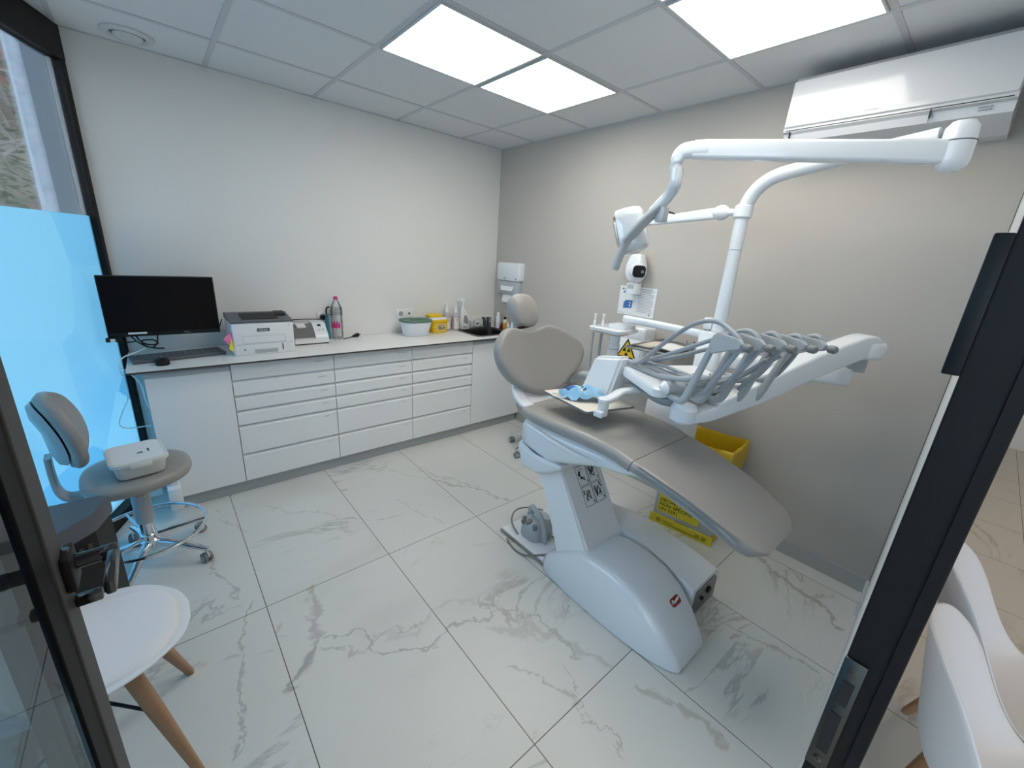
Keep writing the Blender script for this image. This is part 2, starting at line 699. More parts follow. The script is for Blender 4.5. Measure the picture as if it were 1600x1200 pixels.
def st(o):
    o['kind'] = 'structure'
    return o


PLAN = [(5.0, .15), (-2.89, .15), (-2.89, 0), (-4.28, -3.47), (-5.2, -3.47), (-5.2, -7.0), (5.0, -7.0)]
bm = nb()
prism(bm, [(x, y, -.12) for x, y in PLAN], (0, 0, .12))
fl = st(obj('floor', bm, M['marble'], smooth=0))
bm = nb()
prism(bm, [(x, y, H) for x, y in PLAN], (0, 0, .1))
st(obj('ceiling', bm, M['ceil'], smooth=0))

GA, GB, GT = .447, .4472, .6
bm = nb()
for i in range(-1, 7):
    x = -GA - i * GT
    if x > -.01:
        continue
    box(bm, x - .012, x + .012, -3.36, 0, H - .004, H + .001)
for j in range(5):
    y = -GB - j * GT
    xl = -2.86 + WS * y
    xs = [0] + [-GA - i * GT for i in range(6)]
    xs = [q for q in xs if q > xl] + [xl]
    for q in range(len(xs) - 1):
        a, b = xs[q + 1] + (.0125 if q + 1 < len(xs) - 1 else 0), xs[q] - (.0125 if q else 0)
        box(bm, a, b, y - .012, y + .012, H - .0035, H + .001)
box(bm, -2.9, 0, -.014, 0, H - .004, H + .001)
box(bm, -.014, 0, -3.33, -.015, H - .004, H + .001)
st(obj('trim_1', bm, M['tbar'], smooth=0))

bm = nb()
box(bm, -2.86, .15, 0, .15, -.1, H + .1)
st(obj('wall_back', bm, M['wallw'], smooth=0))
bm = nb()
box(bm, 0, .15, -3.323, 0, -.1, H + .1)
st(obj('wall_right', bm, M['wallg'], smooth=0))
bm = nb()
prism(bm, [(.15, -3.322, 0), (-1.94, -3.3665, 0), (-1.94, -3.412, 0), (.15, -3.412, 0)], (0, 0, H))
st(obj('wall_front', bm, M['trimw'], smooth=0))
bm = nb()
prism(bm, [(-2.88, -3.39, 0), (-5.2, -3.39, 0), (-5.2, -3.47, 0), (-2.88, -3.47, 0)], (0, 0, H))
st(obj('wall_front', bm, M['trimw'], smooth=0))
bm = nb()
box(bm, -.012, 0, -3.322, -.50, 0, .093, .003)
st(obj('baseboard_right', bm, M['base'], smooth=0))
bm = nb()
prism(bm, [(-.012, -3.3118, 0), (-.24, -3.3168, 0), (-.24, -3.331, 0), (-.012, -3.331, 0)], (0, 0, .085))
st(obj('baseboard_front', bm, M['trimw'], smooth=0))
# hallway shell
bm = nb()
box(bm, 4.0, 4.15, -7, -3.4, 0, H)
st(obj('wall_hallway_right', bm, M['wallw'], smooth=0))
bm = nb()
box(bm, -5.2, 4.15, -7.15, -7, 0, H)
st(obj('wall_hallway_back', bm, M['wallw'], smooth=0))
w2 = struct('window_2', 'glazed street front at the left end of the hallway')
bm = nb()
for ya, yb, za, zb in ((-7, -6.94, .001, H - .001), (-5.25, -5.19, .001, H - .001), (-3.55, -3.472, .001, H - .001), (-6.939, -5.251, .001, .08), (-5.189, -3.551, .001, .08), (-6.939, -5.251, 2.45, H - .001), (-5.189, -3.551, 2.45, H - .001)):
    box(bm, -5.19, -5.13, ya, yb, za, zb)
obj('window_frame', bm, M['frameblk'], w2, smooth=0)
bm = nb()
box(bm, -5.165, -5.159, -6.939, -5.251, .081, 2.449)
box(bm, -5.165, -5.159, -5.189, -3.551, .081, 2.449)
obj('window_pane', bm, M['glass'], w2, smooth=0)
bm = nb()
box(bm, .15, 4.15, -3.41, -3.3, 0, H)
st(obj('wall_hallway_front', bm, M['wallw'], smooth=0))

# window front
w = struct('window_1', 'tall black framed shop window with blue frosted film on its lower part')
LW = 3.75
bm = nb()
wbox(bm, 0, .034, -.03, .03, 0, 2.40, .003)
wbox(bm, 1.9, 1.96, -.04, .03, .07, 2.40, .003)
wbox(bm, LW - .06, LW, -.055, .03, 0, 2.40, .003)
wbox(bm, 0, LW, -.032, .03, 2.40, H - .002, .003)
wbox(bm, .034, LW - .06, -.055, .03, 0, .07, .003)
wf = st(obj('window_frame', bm, M['frameblk'], w, smooth=0))
bm = nb()
wbox(bm, .0342, .046, .006, .022, .07, 2.398)
obj('glazing_seal', bm, M['trimw'], wf, smooth=0)
bm = nb()
wbox(bm, .0345, 1.9, -.001, .005, .07, 2.40)
wbox(bm, 1.96, LW - .06, 0, .006, .07, 2.40)
obj('window_pane', bm, M['glass'], w, smooth=0)
bm = nb()
wbox(bm, .0345, 1.899, -.0022, -.0012, .071, 1.672)
wbox(bm, 1.961, LW - .061, -.0022, -.0012, .071, 1.672)
obj('window_film', bm, M['film'], w, smooth=0)

# outside the window
bm = nb()
box(bm, -16, 2, .32, 16, -.3, -.1)
box(bm, -16, -5.25, -8, .32, -.3, -.1)
st(obj('ground_outside', bm, M['gravel'], smooth=0))
bm = nb()
ring = []
for k in range(16):
    z = -.1 + 4.6 * k / 15
    q = lambda: random.uniform(-.006, .006)
    ring.append([V(-3.095 + q(), .62 + q(), z), V(-3.0, .60, z), V(-2.99, .95, z), V(-3.12 + q(), .97, z), V(-3.125 + q(), .75 + q(), z)])
loft(bm, ring)
tag(obj('stone_pillar', bm, M['stone'], smooth=60), 'pale grey rendered stone pillar outside the window', 'pillar')
bm = nb()
box(bm, -2.998, -2.875, .16, .62, -.1, 4.4)
tag(obj('cladding_panel', bm, M['slate'], smooth=0), 'dark grey cladding strip outside between stone pillar and window frame', 'cladding')
bm = nb()
nx, ny = 40, 26
gv = [[bm.verts.new((-9 + 9 * i / nx, 2.6 + 5.5 * j / ny + random.uniform(-.1, .1), -.1 + 4.6 * (j / ny) ** .8 + random.uniform(-.16, .16))) for i in range(nx + 1)] for j in range(ny + 1)]
for j in range(ny):
    for i in range(nx):
        bm.faces.new((gv[j][i], gv[j][i + 1], gv[j + 1][i + 1], gv[j + 1][i]))
bk = st(obj('terrain_bank', bm, M['soil'], smooth=0))
bm = nb()
box(bm, -9, 0, 5.2, 5.4, 3.2, 5.4)
st(obj('wall_outside', bm, M['brick'], smooth=0))
t = thing('bramble_shrub', 'bare brown bramble bush on the bank outside the window', 'shrub', (-3.55, 2.55, 0))
bm = nb()
for k in range(90):
    b = V(random.uniform(-3.9, -3.15), random.uniform(1.3, 2.2), random.uniform(.5, 2.7))
    d = V(random.uniform(-.5, .5), random.uniform(-.3, .3), random.uniform(-.1, .7))
    tube(bm, [b, b + d * .5 + V(random.uniform(-.1, .1), 0, .1), b + d], [.010, .007, .004], 5, 4)
tube(bm, [(-3.52, 2.2, 0), (-3.5, 2.2, 1.4), (-3.56, 2.2, 2.2), (-3.7, 2.3, 3.2)], [.05, .045, .035, .03], 8, 5)
obj('twigs', bm, M['bark'], t)
bm = nb()
for k in range(1500):
    c = V(random.gauss(-3.5, .22), random.gauss(2.1, .25), random.uniform(1.3, 3.3))
    a = random.uniform(0, 2 * PI)
    u_ = V(math.cos(a), math.sin(a), random.uniform(-.6, .6)) * random.uniform(.03, .05)
    v_ = V(-math.sin(a), math.cos(a), random.uniform(-.8, .8)) * .018
    bm.faces.new([bm.verts.new(p) for p in (c - u_, c + v_, c + u_, c - v_)])
o = obj('foliage', bm, M['leaf'], t, smooth=0)

# ceiling lights and vent
LG = 'square ceiling light panels'


def lamp(i, j, label):
    """panel in the ceiling cell between grid lines i, i+1 and j, j+1"""
    x1, x0 = -GA - i * GT - .014, -GA - (i + 1) * GT + .014
    y1, y0 = -GB - j * GT - .014, -GB - (j + 1) * GT + .014
    cx, cy = (x0 + x1) / 2, (y0 + y1) / 2
    t = thing('ceiling_light', label, 'ceiling light', (cx, cy, H - .012), LG)
    bm = nb()
    for (a, b, c, d) in ((x0, x1, y0, y0 + .008), (x0, x1, y1 - .008, y1), (x0, x0 + .008, y0 + .0085, y1 - .0085), (x1 - .008, x1, y0 + .0085, y1 - .0085)):
        box(bm, a, b, c, d, H - .012, H - .0005)
    obj('light_frame', bm, M['trimw'], t, smooth=0)
    bm = nb()
    box(bm, x0 + .009, x1 - .009, y0 + .009, y1 - .009, H - .0095, H - .0008)
    obj('diffuser', bm, M['lamp'], t, smooth=0)


lamp(1, 1, 'bright square ceiling panel left of the other lit panel, farther from the grey wall')
lamp(0, 1, 'smaller looking lit ceiling panel nearest the corner of white and grey walls')
lamp(0, 3, 'lit ceiling panel at the top edge, just in front of the air conditioner')
lamp(1, 3, 'added ceiling panel out of view overhead, brightening the doorway end of the room')  # unseen panel, added to bring more light to the right side
for n, (cx, cy) in enumerate(((-1.0, -5.0), (1.6, -5.0), (-3.2, -5.0))):
    t = thing('hallway_light', ['square hallway ceiling light behind the waiting chairs', 'square hallway ceiling light at the far right', 'square hallway ceiling light at the far left'][n], 'ceiling light', (cx, cy, H - .012), 'hallway ceiling lights')
    bm = nb()
    box(bm, cx - .3, cx + .3, cy - .3, cy + .3, H - .012, H - .001)
    obj('diffuser', bm, M['halllamp'], t, smooth=0)

t = thing('ceiling_vent', 'round white air vent in the ceiling near the window', 'vent', (-2.575, -.17, H))
bm = nb()
lathe(bm, (-2.575, -.17, H - .0004), [(.106, 0), (.106, -.006), (.098, -.012), (.078, -.014), (.07, -.006), (.07, 0)], 40)
obj('vent_ring', bm, M['trimw'], t)
bm = nb()
lathe(bm, (-2.575, -.17, H - .0006), [(.058, -.004), (.06, -.012), (.05, -.02), (.0, -.021)], 40)
obj('vent_disc', bm, M['trimw'], t)
bm = nb()
lathe(bm, (-2.575, -.17, H - .0004), [(.068, 0), (.068, -.003), (.02, -.003), (0., -.003)], 40)
obj('vent_slot', bm, M['greydark'], t)

# door: open leaf at the left, strike jamb at the right
d = struct('door_1', 'open glazed door leaf in a black frame with lever handle')
LX = -2.83
bm = nb()
box(bm, LX - .05, LX, -2.60, -2.532, .01, 2.30, .003)
st(obj('door_stile', bm, M['framegrey'], d, smooth=0))
bm = nb()
box(bm, LX - .05, LX - .003, -2.662, -2.601, .01, 2.30, .002)
box(bm, LX - .045, LX - .003, -3.365, -3.29, .01, 2.30, .002)
box(bm, LX - .045, LX - .003, -3.289, -2.663, 2.2, 2.30, .002)
box(bm, LX - .045, LX - .003, -3.289, -2.663, .01, .1, .002)
obj('door_frame', bm, M['bead'], d, smooth=0)
bm = nb()
box(bm, LX - .014, LX - .008, -3.289, -2.663, .1, 2.2)
obj('door_glass', bm, M['tintglass'], d, smooth=0)
hd = nb()
lathe(hd, (LX - .0005, -2.545, 1.104), [(.026, 0), (.026, .008), (.024, .01), (.012, .011), (.011, .045)], 24, (1, 0, 0))
box(hd, LX + .04, LX + .062, -2.556, -2.534, 1.095, 1.113, .003)
box(hd, LX + .049, LX + .062, -2.645, -2.556, 1.093, 1.115, .004)
obj('lever_handle', hd, M['handle'], d)
bm = nb()
box(bm, LX - .0005, LX + .012, -2.575, -2.522, 1.068, 1.128, .004)
obj('lever_rose', bm, M['frameblk'], d)
bm = nb()
box(bm, LX - .0005, LX + .032, -2.555, -2.538, 1.026, 1.042, .003)
obj('thumb_turn', bm, M['handle'], d)

j = struct('door_frame_1', 'black strike side door post with steel lock keep')
bm = nb()
box(bm, -2.0, -1.941, -3.4185, -3.3645, .001, H - .001, .002)
box(bm, -2.004, -2.0, -3.412, -3.404, .001, H - .001)
jp = st(obj('door_post', bm, M['frameblk'], j, smooth=0))
bm = nb()
box(bm, -2.0045, -2.0005, -3.389, -3.3635, .889, 1.099, .0015)
sp = obj('strike_plate', bm, M['keep'], j)
bm = nb()
box(bm, -2.0055, -2.0044, -3.3835, -3.370, 1.02, 1.062)
box(bm, -2.0055, -2.0044, -3.3835, -3.370, .925, 1.002)
obj('latch_opening', bm, M['ink'], sp, smooth=0)
bm = nb()
for z in (1.082, .907):
    lathe(bm, (-2.0044, -3.376, z), [(.0055, 0), (.0055, .0008), (.004, .0012), (.0, .0006)], 14, (-1, 0, 0))
obj('screw', bm, M['steeldark'], sp)
bm = nb()
box(bm, -2.0, -1.93, -3.365, -3.3495, 1.505, 1.655, .002)
tag(obj('access_reader', bm, M['black'], smooth=35), 'flat black reader box on the room side of the door post', 'reader')

# ================================================================== counter run along the back wall
CZ = .902
CF = -.543
bm = nb()
HX0, HX1, HY0, HY1 = -.515, -.075, -.445, -.06
t = thing('worktop', 'long white worktop with a thin dark edge along the white wall', 'worktop', (-1.4, -.27, CZ))


def topslab(z0, z1, e):
    b = nb()
    box(b, -2.838, HX0, CF + e, -.001, z0, z1)
    box(b, HX1, -.001, CF + e, -.001, z0, z1)
    box(b, HX0, HX1, CF + e, HY0, z0, z1)
    box(b, HX0, HX1, HY1, -.001, z0, z1)
    return b


obj('worktop_surface', topslab(CZ - .003, CZ, 0), M['counter'], t, smooth=0)
obj('worktop_core', topslab(CZ - .013, CZ - .0031, .0005), M['coreblk'], t, smooth=0)
bm = nb()
box(bm, -2.838, -.001, -.013, -.0005, CZ + .0005, CZ + .104, .001)
obj('upstand', bm, M['counter'], t, smooth=0)
bm = nb()
box(bm, -2.4045, -2.4035, CF + .0002, -.013, CZ - .0005, CZ + .0004)
obj('worktop_joint', bm, M['kick'], t, smooth=0)

FY = -.49
ZB, ZT = .090, .886
ZT6 = [.876, .766, .667, .569, .470, .270]
ZB6 = [.766, .667, .569, .470, .270, .090]
bm = nb()
box(bm, -2.765, -.02, -.455, -.44, 0.001, .089)
kick = tag(obj('plinth', bm, M['kick'], smooth=0), 'low grey plinth strip under the white cabinets', 'plinth')


def carcass(x0, x1, t, top=CZ - .0135):
    b = nb()
    box(b, x0 + .001, x1 - .001, -.466, -.02, ZB, top)
    if top < .8:
        box(b, x0 + .001, x0 + .017, -.466, -.02, top, CZ - .0135)
        box(b, x1 - .017, x1 - .001, -.466, -.02, top, CZ - .0135)
        box(b, x0 + .0171, x1 - .0171, -.466, -.455, top, CZ - .0135)
    obj('carcass', b, M['cab'], t, smooth=0)


def door_cab(x0, x1, label, top=CZ - .0135):
    t = thing('base_cabinet', label, 'cabinet', ((x0 + x1) / 2, -.25, ZB), 'white cabinets under the worktop')
    carcass(x0, x1, t, top)
    b = nb()
    box(b, x0 + .002, x1 - .002, FY, -.4665, ZB, .842, .0015)
    prism(b, [(x0 + .002, FY, .842), (x0 + .002, -.476, .864), (x0 + .002, -.4665, .864), (x0 + .002, -.4665, .842)], (x1 - x0 - .004, 0, 0))
    obj('door', b, M['cab'], t, smooth=0)
    return t


def drawer_cab(x0, x1, label):
    t = thing('drawer_cabinet', label, 'cabinet', ((x0 + x1) / 2, -.25, ZB), 'white cabinets under the worktop')
    carcass(x0, x1, t)
    for k in range(6):
        zt, zb = ZT6[k], ZB6[k]
        b = nb()
        xa, L_ = x0 + .0025, x1 - x0 - .005
        if k == 0:
            pr = [(FY, zb + .014), (FY, zt), (-.4665, zt), (-.4665, zb + .014)]
        else:
            pr = [(FY, zb + (.014 if k < 5 else .001)), (FY, zt - .012), (-.488, zt - .0095), (-.474, zt - .003), (-.472, zt), (-.4665, zt), (-.4665, zb + (.014 if k < 5 else .001))]
        prism(b, [(xa, y, z) for y, z in pr], (L_, 0, 0))
        dr = obj('drawer', b, M['cab'], t, smooth=0)
        b = nb()
        zl = zt - .034
        box(b, x1 - .125 + .01 * k, x1 - .055, FY - .0012, FY - .0002, zl, zl + .0032)
        obj('label_slot', b, M['kick'], dr, smooth=0)
    return t


door_cab(-2.777, -2.383, 'white cupboard with one door at the window end of the cabinets')
drawer_cab(-2.383, -1.782, 'white six drawer cabinet under the printer, next to the left cupboard')
drawer_cab(-1.782, -1.186, 'middle white six drawer cabinet of the run')
drawer_cab(-1.186, -.60, 'white six drawer cabinet next to the cupboard under the sink')
door_cab(-.60, -.004, 'white cupboard with one door under the sink in the corner', .70)

# sink
t = thing('sink', 'dark steel sink set into the worktop in the corner', 'sink', (-.295, -.25, CZ))
b = nb()
cx, cy, w_, d_ = (HX0 + HX1) / 2, (HY0 + HY1) / 2, HX1 - HX0, HY1 - HY0
rings = [[(x, y, CZ + z) for x, y in rrect(cx, cy, w_ + g, d_ + g, r)] for g, z, r in
         ((-.02, -.012, .05), (.024, .0006, .06), (.024, .004, .06), (-.03, .004, .05), (-.045, -.004, .05), (-.06, -.15, .05), (-.09, -.165, .04))]
loft(b, rings[1:], caps=(False, True))
obj('basin', b, M['steeldark'], t)
b = nb()
lathe(b, (cx, cy, CZ - .1645), [(.04, 0), (.04, .003), (.02, .002), (.0, .002)], 20)
obj('drain', b, M['steel'], t)

# monitor
t = thing('computer_monitor', 'black flat computer monitor on a wall arm at the window end of the worktop', 'monitor', (-2.636, -.25, 1.2))
mx0, mx1, mz0, mz1 = -2.893, -2.381, 1.036, 1.372
b = nb()
box(b, mx0, mx1, -.25, -.222, mz0, mz1, .003)
obj('housing', b, M['black'], t)
b = nb()
box(b, mx0 + .007, mx1 - .007, -.2512, -.2503, mz0 + .024, mz1 - .007)
obj('screen', b, M['screen'], t, smooth=0)
b = nb()
box(b, mx0 + .12, mx1 - .12, -.2218, -.19, mz0 + .07, mz1 - .05, .012)
obj('rear_cover', b, M['black'], t)
b = nb()
box(b, -2.68, -2.59, -.1895, -.165, 1.14, 1.23, .004)
box(b, -2.655, -2.615, -.165, -.02, 1.165, 1.205, .003)
box(b, -2.69, -2.58, -.0199, -.0005, 1.12, 1.25, .003)
obj('wall_arm', b, M['frameblk'], t)
text('maker_name', 'DELL', .014, (-2.56, -.2503, mz0 + .008), (1, 0, 0), (0, 0, 1), M['greyink'], t, .0003)
b = nb()
box(b, mx0 + .085, mx0 + .165, -.2515, -.2505, mz0 + .014, mz0 + .024)
obj('asset_label', b, M['paper'], t, smooth=0)
t = thing('card_reader', 'small black card reader with a pale sticker below the monitor corner', 'card reader', (-2.88, -.24, 1.02))
b = nb()
box(b, -2.905, -2.842, -.262, -.225, 1.013, 1.034, .003)
obj('housing', b, M['black'], t)
b = nb()
box(b, -2.886, -2.866, -.2632, -.2622, 1.015, 1.031)
obj('sticker', b, M['paper'], t, smooth=0)

# cables at the window end
b = nb()
tube(b, [(-2.78, -.21, 1.035), (-2.76, -.24, 1.0), (-2.72, -.26, .985), (-2.69, -.255, .99), (-2.71, -.24, 1.01), (-2.76, -.23, 1.005), (-2.74, -.25, .975), (-2.70, -.265, .965), (-2.665, -.26, .96)], .0042, 7, 6)
tube(b, [(-2.80, -.225, 1.032), (-2.77, -.25, .998), (-2.73, -.255, .97), (-2.705, -.25, .975), (-2.69, -.24, 1.0), (-2.685, -.225, 1.036)], .0038, 7, 6)
tube(b, [(-2.87, -.23, 1.012), (-2.83, -.24, 1.004), (-2.78, -.24, 1.008)], .0035, 7, 5)
tag(obj('black_cable', b, M['black']), 'bundle of thin black cables hanging under the monitor', 'cable')
b = nb()
tube(b, [(-2.75, -.285, .972), (-2.785, -.285, .955), (-2.85, -.30, .93), (-2.872, -.32, .88), (-2.862, -.31, .8), (-2.865, -.31, .70), (-2.90, -.30, .62), (-2.925, -.30, .55), (-2.90, -.31, .52), (-2.85, -.31, .515), (-2.795, -.3, .51)], .0034, 8, 8)
tube(b, [(-2.868, -.32, .885), (-2.83, -.30, .83), (-2.80, -.29, .76), (-2.795, -.29, .68), (-2.790, -.28, .63), (-2.787, -.20, .59)], .0034, 8, 8)
tag(obj('white_cable', b, M['white2']), 'thin white cables looping down from the worktop beside the window frame', 'cable')
t = thing('extension_block', 'white multi socket block hanging low behind the stool column', 'extension socket', (-2.80, -.40, .2))
b = nb()
box(b, -2.86, -2.80, -.40, -.34, .09, .30, .008)
obj('housing', b, M['white2'], t)
b = nb()
lathe(b, (-2.83, -.4005, .25), [(.02, 0), (.02, .004), (.017, .004), (.017, -.001), (0, -.001)], 16, (0, -1, 0))
lathe(b, (-2.83, -.4005, .19), [(.02, 0), (.02, .03), (.012, .045), (0, .045)], 16, (0, -1, 0))
obj('plug', b, M['black'], t)
b = nb()
box(b, -2.772, -2.71, -.60, -.50, .07, .21, .012)
box(b, -2.765, -2.717, -.56, -.54, .2105, .3, .006)
tag(obj('cable_box', b, M['white2']), 'small white box on the floor against the left cupboard door', 'box')
OFF_ = None

# keyboard, mouse
t = thing('keyboard', 'dark grey computer keyboard on the worktop below the monitor', 'keyboard', (-2.6, -.27, CZ))
kx, ky = Vector((.987, .16, 0)).normalized(), Vector((-.16, .987, 0)).normalized()
kc = V(-2.603, -.27, CZ + .011)
b = nb()
obox(b, kc, kx, ky, (0, 0, 1), .445, .15, .018, .004)
obj('case', b, M['keyb'], t)
b = nb()
for r_ in range(5):
    for c_ in range(15):
        if r_ == 0 and 3 < c_ < 9:
            continue
        obox(b, kc + kx * (-.203 + .029 * c_) + ky * (-.056 + .028 * r_) + V(0, 0, .0112), kx, ky, (0, 0, 1), .025, .024, .004, 0)
    if r_ == 0:
        obox(b, kc + kx * (-.203 + .029 * 6) + ky * -.056 + V(0, 0, .0112), kx, ky, (0, 0, 1), .14, .024, .004, 0)
obj('keys', b, M['printgrey'], t, smooth=0)
t = thing('computer_mouse', 'small black mouse at the front edge of the worktop before the keyboard', 'mouse', (-2.685, -.41, CZ))
b = nb()
rings = []
for f_, z in ((1, .0005), (1.03, .01), (.98, .02), (.8, .029), (.45, .034)):
    rings.append([(-2.685 + x * f_, -.41 + y * f_, CZ + z) for x, y in rrect(0, 0, .062, .105, .03)])
loft(b, rings)
obj('shell', b, M['black'], t)
b = nb()
box(b, -2.689, -2.681, -.40, -.376, CZ + .03, CZ + .0355, .002)
obj('wheel', b, M['greydark'], t)

# printer
t = thing('printer', 'white laser printer with dark grey top on the worktop', 'printer', (-2.17, -.22, CZ))
b = nb()
rings = []
px0, px1, py0, py1 = -2.338, -1.992, -.385, -.10
for g, z in ((-.006, .001), (0, .006), (0, .196), (-.006, .204)):
    rings.append([(x, y, CZ + z) for x, y in rrect((px0 + px1) / 2, (py0 + py1) / 2, px1 - px0 + g, py1 - py0 + g, .014)])
loft(b, rings)
obj('body', b, M['white2'], t)
b = nb()
prism(b, [(px0 - .002, py0 - .003, CZ + .2045), (px0 - .002, py0 - .003, CZ + .213), (px0 - .002, py0 + .1, CZ + .222), (px0 - .002, py1 - .07, CZ + .24), (px0 - .002, py1, CZ + .235), (px0 - .002, py1, CZ + .2045)], (px1 - px0 + .004, 0, 0))
tp = obj('top_cover', b, M['printgrey'], t, smooth=0)
b = nb()
prism(b, [(px0 + .07, py0 + .05, CZ + .2185), (px0 + .07, py1 - .085, CZ + .2372), (px0 + .07, py1 - .085, CZ + .239), (px0 + .07, py0 + .05, CZ + .2205)], (.2, 0, 0))
obj('paper_recess', b, M['ink'], tp, smooth=0)
b = nb()
obox(b, (px1 - .045, py1 - .12, CZ + .2385), (1, 0, 0), (0, .97, .17), (0, -.17, .97), .06, .09, .006, .002)
obj('control_panel', b, M['black'], tp)
b = nb()
box(b, px0 + .052, px1 - .055, py0 - .0012, py0 - .0002, CZ + .075, CZ + .0765)
box(b, px0 + .052, px1 - .055, py0 - .0012, py0 - .0002, CZ + .121, CZ + .1222)
box(b, px0 + .052, px0 + .0532, py0 - .0012, py0 - .0002, CZ + .0768, CZ + .1208)
box(b, px1 - .0562, px1 - .055, py0 - .0012, py0 - .0002, CZ + .0768, CZ + .1208)
box(b, px0 + .006, px1 - .006, py0 - .001, py0 - .0002, CZ + .069, CZ + .0705)
obj('flap_seam', b, M['kick'], t, smooth=0)
b = nb()
box(b, px0 + .11, px1 - .105, py0 - .0012, py0 - .0002, CZ + .010, CZ + .034)
obj('tray_grip', b, M['kick'], t, smooth=0)
b = nb()
box(b, px1 - .077, px1 - .071, py0 - .0014, py0 - .0002, CZ + .022, CZ + .062, .0006)
obj('paper_gauge', b, M['ink'], t, smooth=0)
b = nb()
prism(b, [(x, py0 - .0002, z) for x, z in rrect(-2.168, CZ + .158, .072, .02, .004)], (0, -.0015, 0))
bd = obj('badge', b, M['printgrey'], t, smooth=0)
text('badge_name', 'xerox', .019, (-2.1945, py0 - .0017, CZ + .1525), (1, 0, 0), (0, 0, 1), M['paper'], bd, .0003, space=1.1)
b = nb()
box(b, px0 + .052, px0 + .063, py0 - .0012, py0 - .0002, CZ + .030, CZ + .041)
box(b, px1 - .03, px1 - .024, py0 - .0012, py0 - .0002, CZ + .18, CZ + .186)
obj('mark', b, M['greyink'], t, smooth=0)
for nm, mm, pts, off in (('sticky_note', 'pink', [(0, -.36, .155), (-.045, -.375, .11), (-.018, -.385, .07), (0, -.385, .10)], 'pink sticky note curling from the printer side beside the monitor'),
                         ('sticky_note', 'yellownote', [(0, -.345, .14), (-.006, -.388, .105), (-.024, -.392, .05), (0, -.385, .03)], 'yellow sticky note on the printer side below the pink note')):
    b = nb()
    prism(b, [(px0 - .001 + x, y, CZ + z) for x, y, z in pts], (-.0012, -.0006, 0))
    tag(obj(nm, b, M[mm], smooth=0), off, 'sticky note', 'sticky notes on the printer')
b = nb()
tube(b, [(-2.36, -.03, CZ + .14), (-2.352, -.10, CZ + .19), (-2.366, -.16, CZ + .175), (-2.385, -.19, CZ + .14)], .003, 7, 6)
tag(obj('power_cable', b, M['black']), 'thin black cable arching between monitor and printer', 'cable')

# amalgam mixer
t = thing('amalgam_mixer', 'small white and grey capsule mixer between printer and water bottle', 'mixer', (-1.835, -.14, CZ))
ax0, ax1, ay0, ay1 = -1.952, -1.722, -.217, -.035
b = nb()
prism(b, [(ax0, ay0, CZ + .0085), (ax0, ay0, CZ + .035), (ax0, ay0 + .015, CZ + .046), (ax0, ay1, CZ + .046), (ax0, ay1, CZ + .0085)], (ax1 - ax0 - .09, 0, 0))
prism(b, [(ax1 - .0895, ay0, CZ + .0085), (ax1 - .0895, ay0 + .003, CZ + .05), (ax1 - .0895, ay0 + .028, CZ + .085), (ax1 - .0895, ay0 + .08, CZ + .138), (ax1 - .0895, ay0 + .105, CZ + .146), (ax1 - .0895, ay1, CZ + .146), (ax1 - .0895, ay1, CZ + .0085)], (.0895, 0, 0))
box(b, ax0, ax1 - .0898, ay1 - .03, ay1, CZ + .0463, CZ + .135, .004)
obj('body', b, M['white'], t, smooth=20)
b = nb()
prism(b, [(ax0 + .003, ay0 + .006, CZ + .0465), (ax0 + .003, ay0 + .012, CZ + .08), (ax0 + .003, ay0 + .06, CZ + .118), (ax0 + .003, ay1 - .031, CZ + .13), (ax0 + .003, ay1 - .031, CZ + .0465)], (.134, 0, 0))
cv = obj('lid', b, M['smoke'], t, smooth=0)
b = nb()
obox(b, (-1.89, ay0 + .075, CZ + .126), (1, 0, 0), (0, .95, .3), (0, -.3, .95), .06, .05, .012, .003)
obj('lid_grip', b, M['white2'], cv)
b = nb()
box(b, ax0 + .006, ax1 - .098, ay0 - .0006, ay0 + .012, CZ + .0355, CZ + .048)
obj('lid_band', b, M['trimw'], t, smooth=0)
nrm = V(0, -.72, .69).normalized()
yd = V(0, .69, .72).normalized()
b = nb()
decal(b, (ax1 - .07, ay0 + .034, CZ + .0915), (1, 0, 0), yd, [(.012, .040, .036, .058)], .0006)
obj('display', b, M['ink'], t, smooth=0)
b = nb()
decal(b, (ax1 - .07, ay0 + .034, CZ + .0915), (1, 0, 0), yd, [(.038, .004, .047, .013), (.008, .004, .014, .010), (.017, .004, .023, .010)], .0006)
obj('button', b, M['greydark'], t, smooth=0)
b = nb()
box(b, ax0 + .002, ax1 - .002, ay0 + .002, ay1 - .002, CZ + .0005, CZ + .008)
obj('foot', b, M['ink'], t, smooth=0)


# bottles -------------------------------------------------------------
def bottle(name, label, cat, c, parts, group=None):
    t = thing(name, label, cat, c, group)
    for nm, mm, prof in parts:
        b = nb()
        lathe(b, c, prof, 24)
        obj(nm, b, M[mm], t)
    return t


wc = (-1.612, -.075, CZ + .0005)
t = bottle('water_bottle', 'clear plastic water bottle with pink cap and label on the worktop', 'bottle', wc, [
    ('bottle_body', 'clear', [(.03, .0), (.041, .006), (.043, .05), (.040, .065), (.043, .08), (.043, .15), (.039, .165), (.043, .18), (.043, .215), (.036, .255), (.018, .293), (.0135, .30), (.0135, .306)]),
    ('water', 'mauve', [(.028, .002), (.0385, .008), (.0385, .045), (.0385, .075)]) if False else ('neck_ring', 'clear', [(.0137, .300), (.017, .301), (.017, .304), (.0137, .305)]),
    ('cap', 'magenta', [(.0152, .3065), (.0152, .324), (.013, .326), (0, .326)])])
b = nb()
for zz in range(0, 4):
    lathe(b, (wc[0], wc[1], wc[2] + .19 + .016 * zz), [(.0433, 0), (.0438, .003), (.0433, .006)], 24)
obj('rib', b, M['clear'], t)
b = nb()
rr = .0440
n = 16
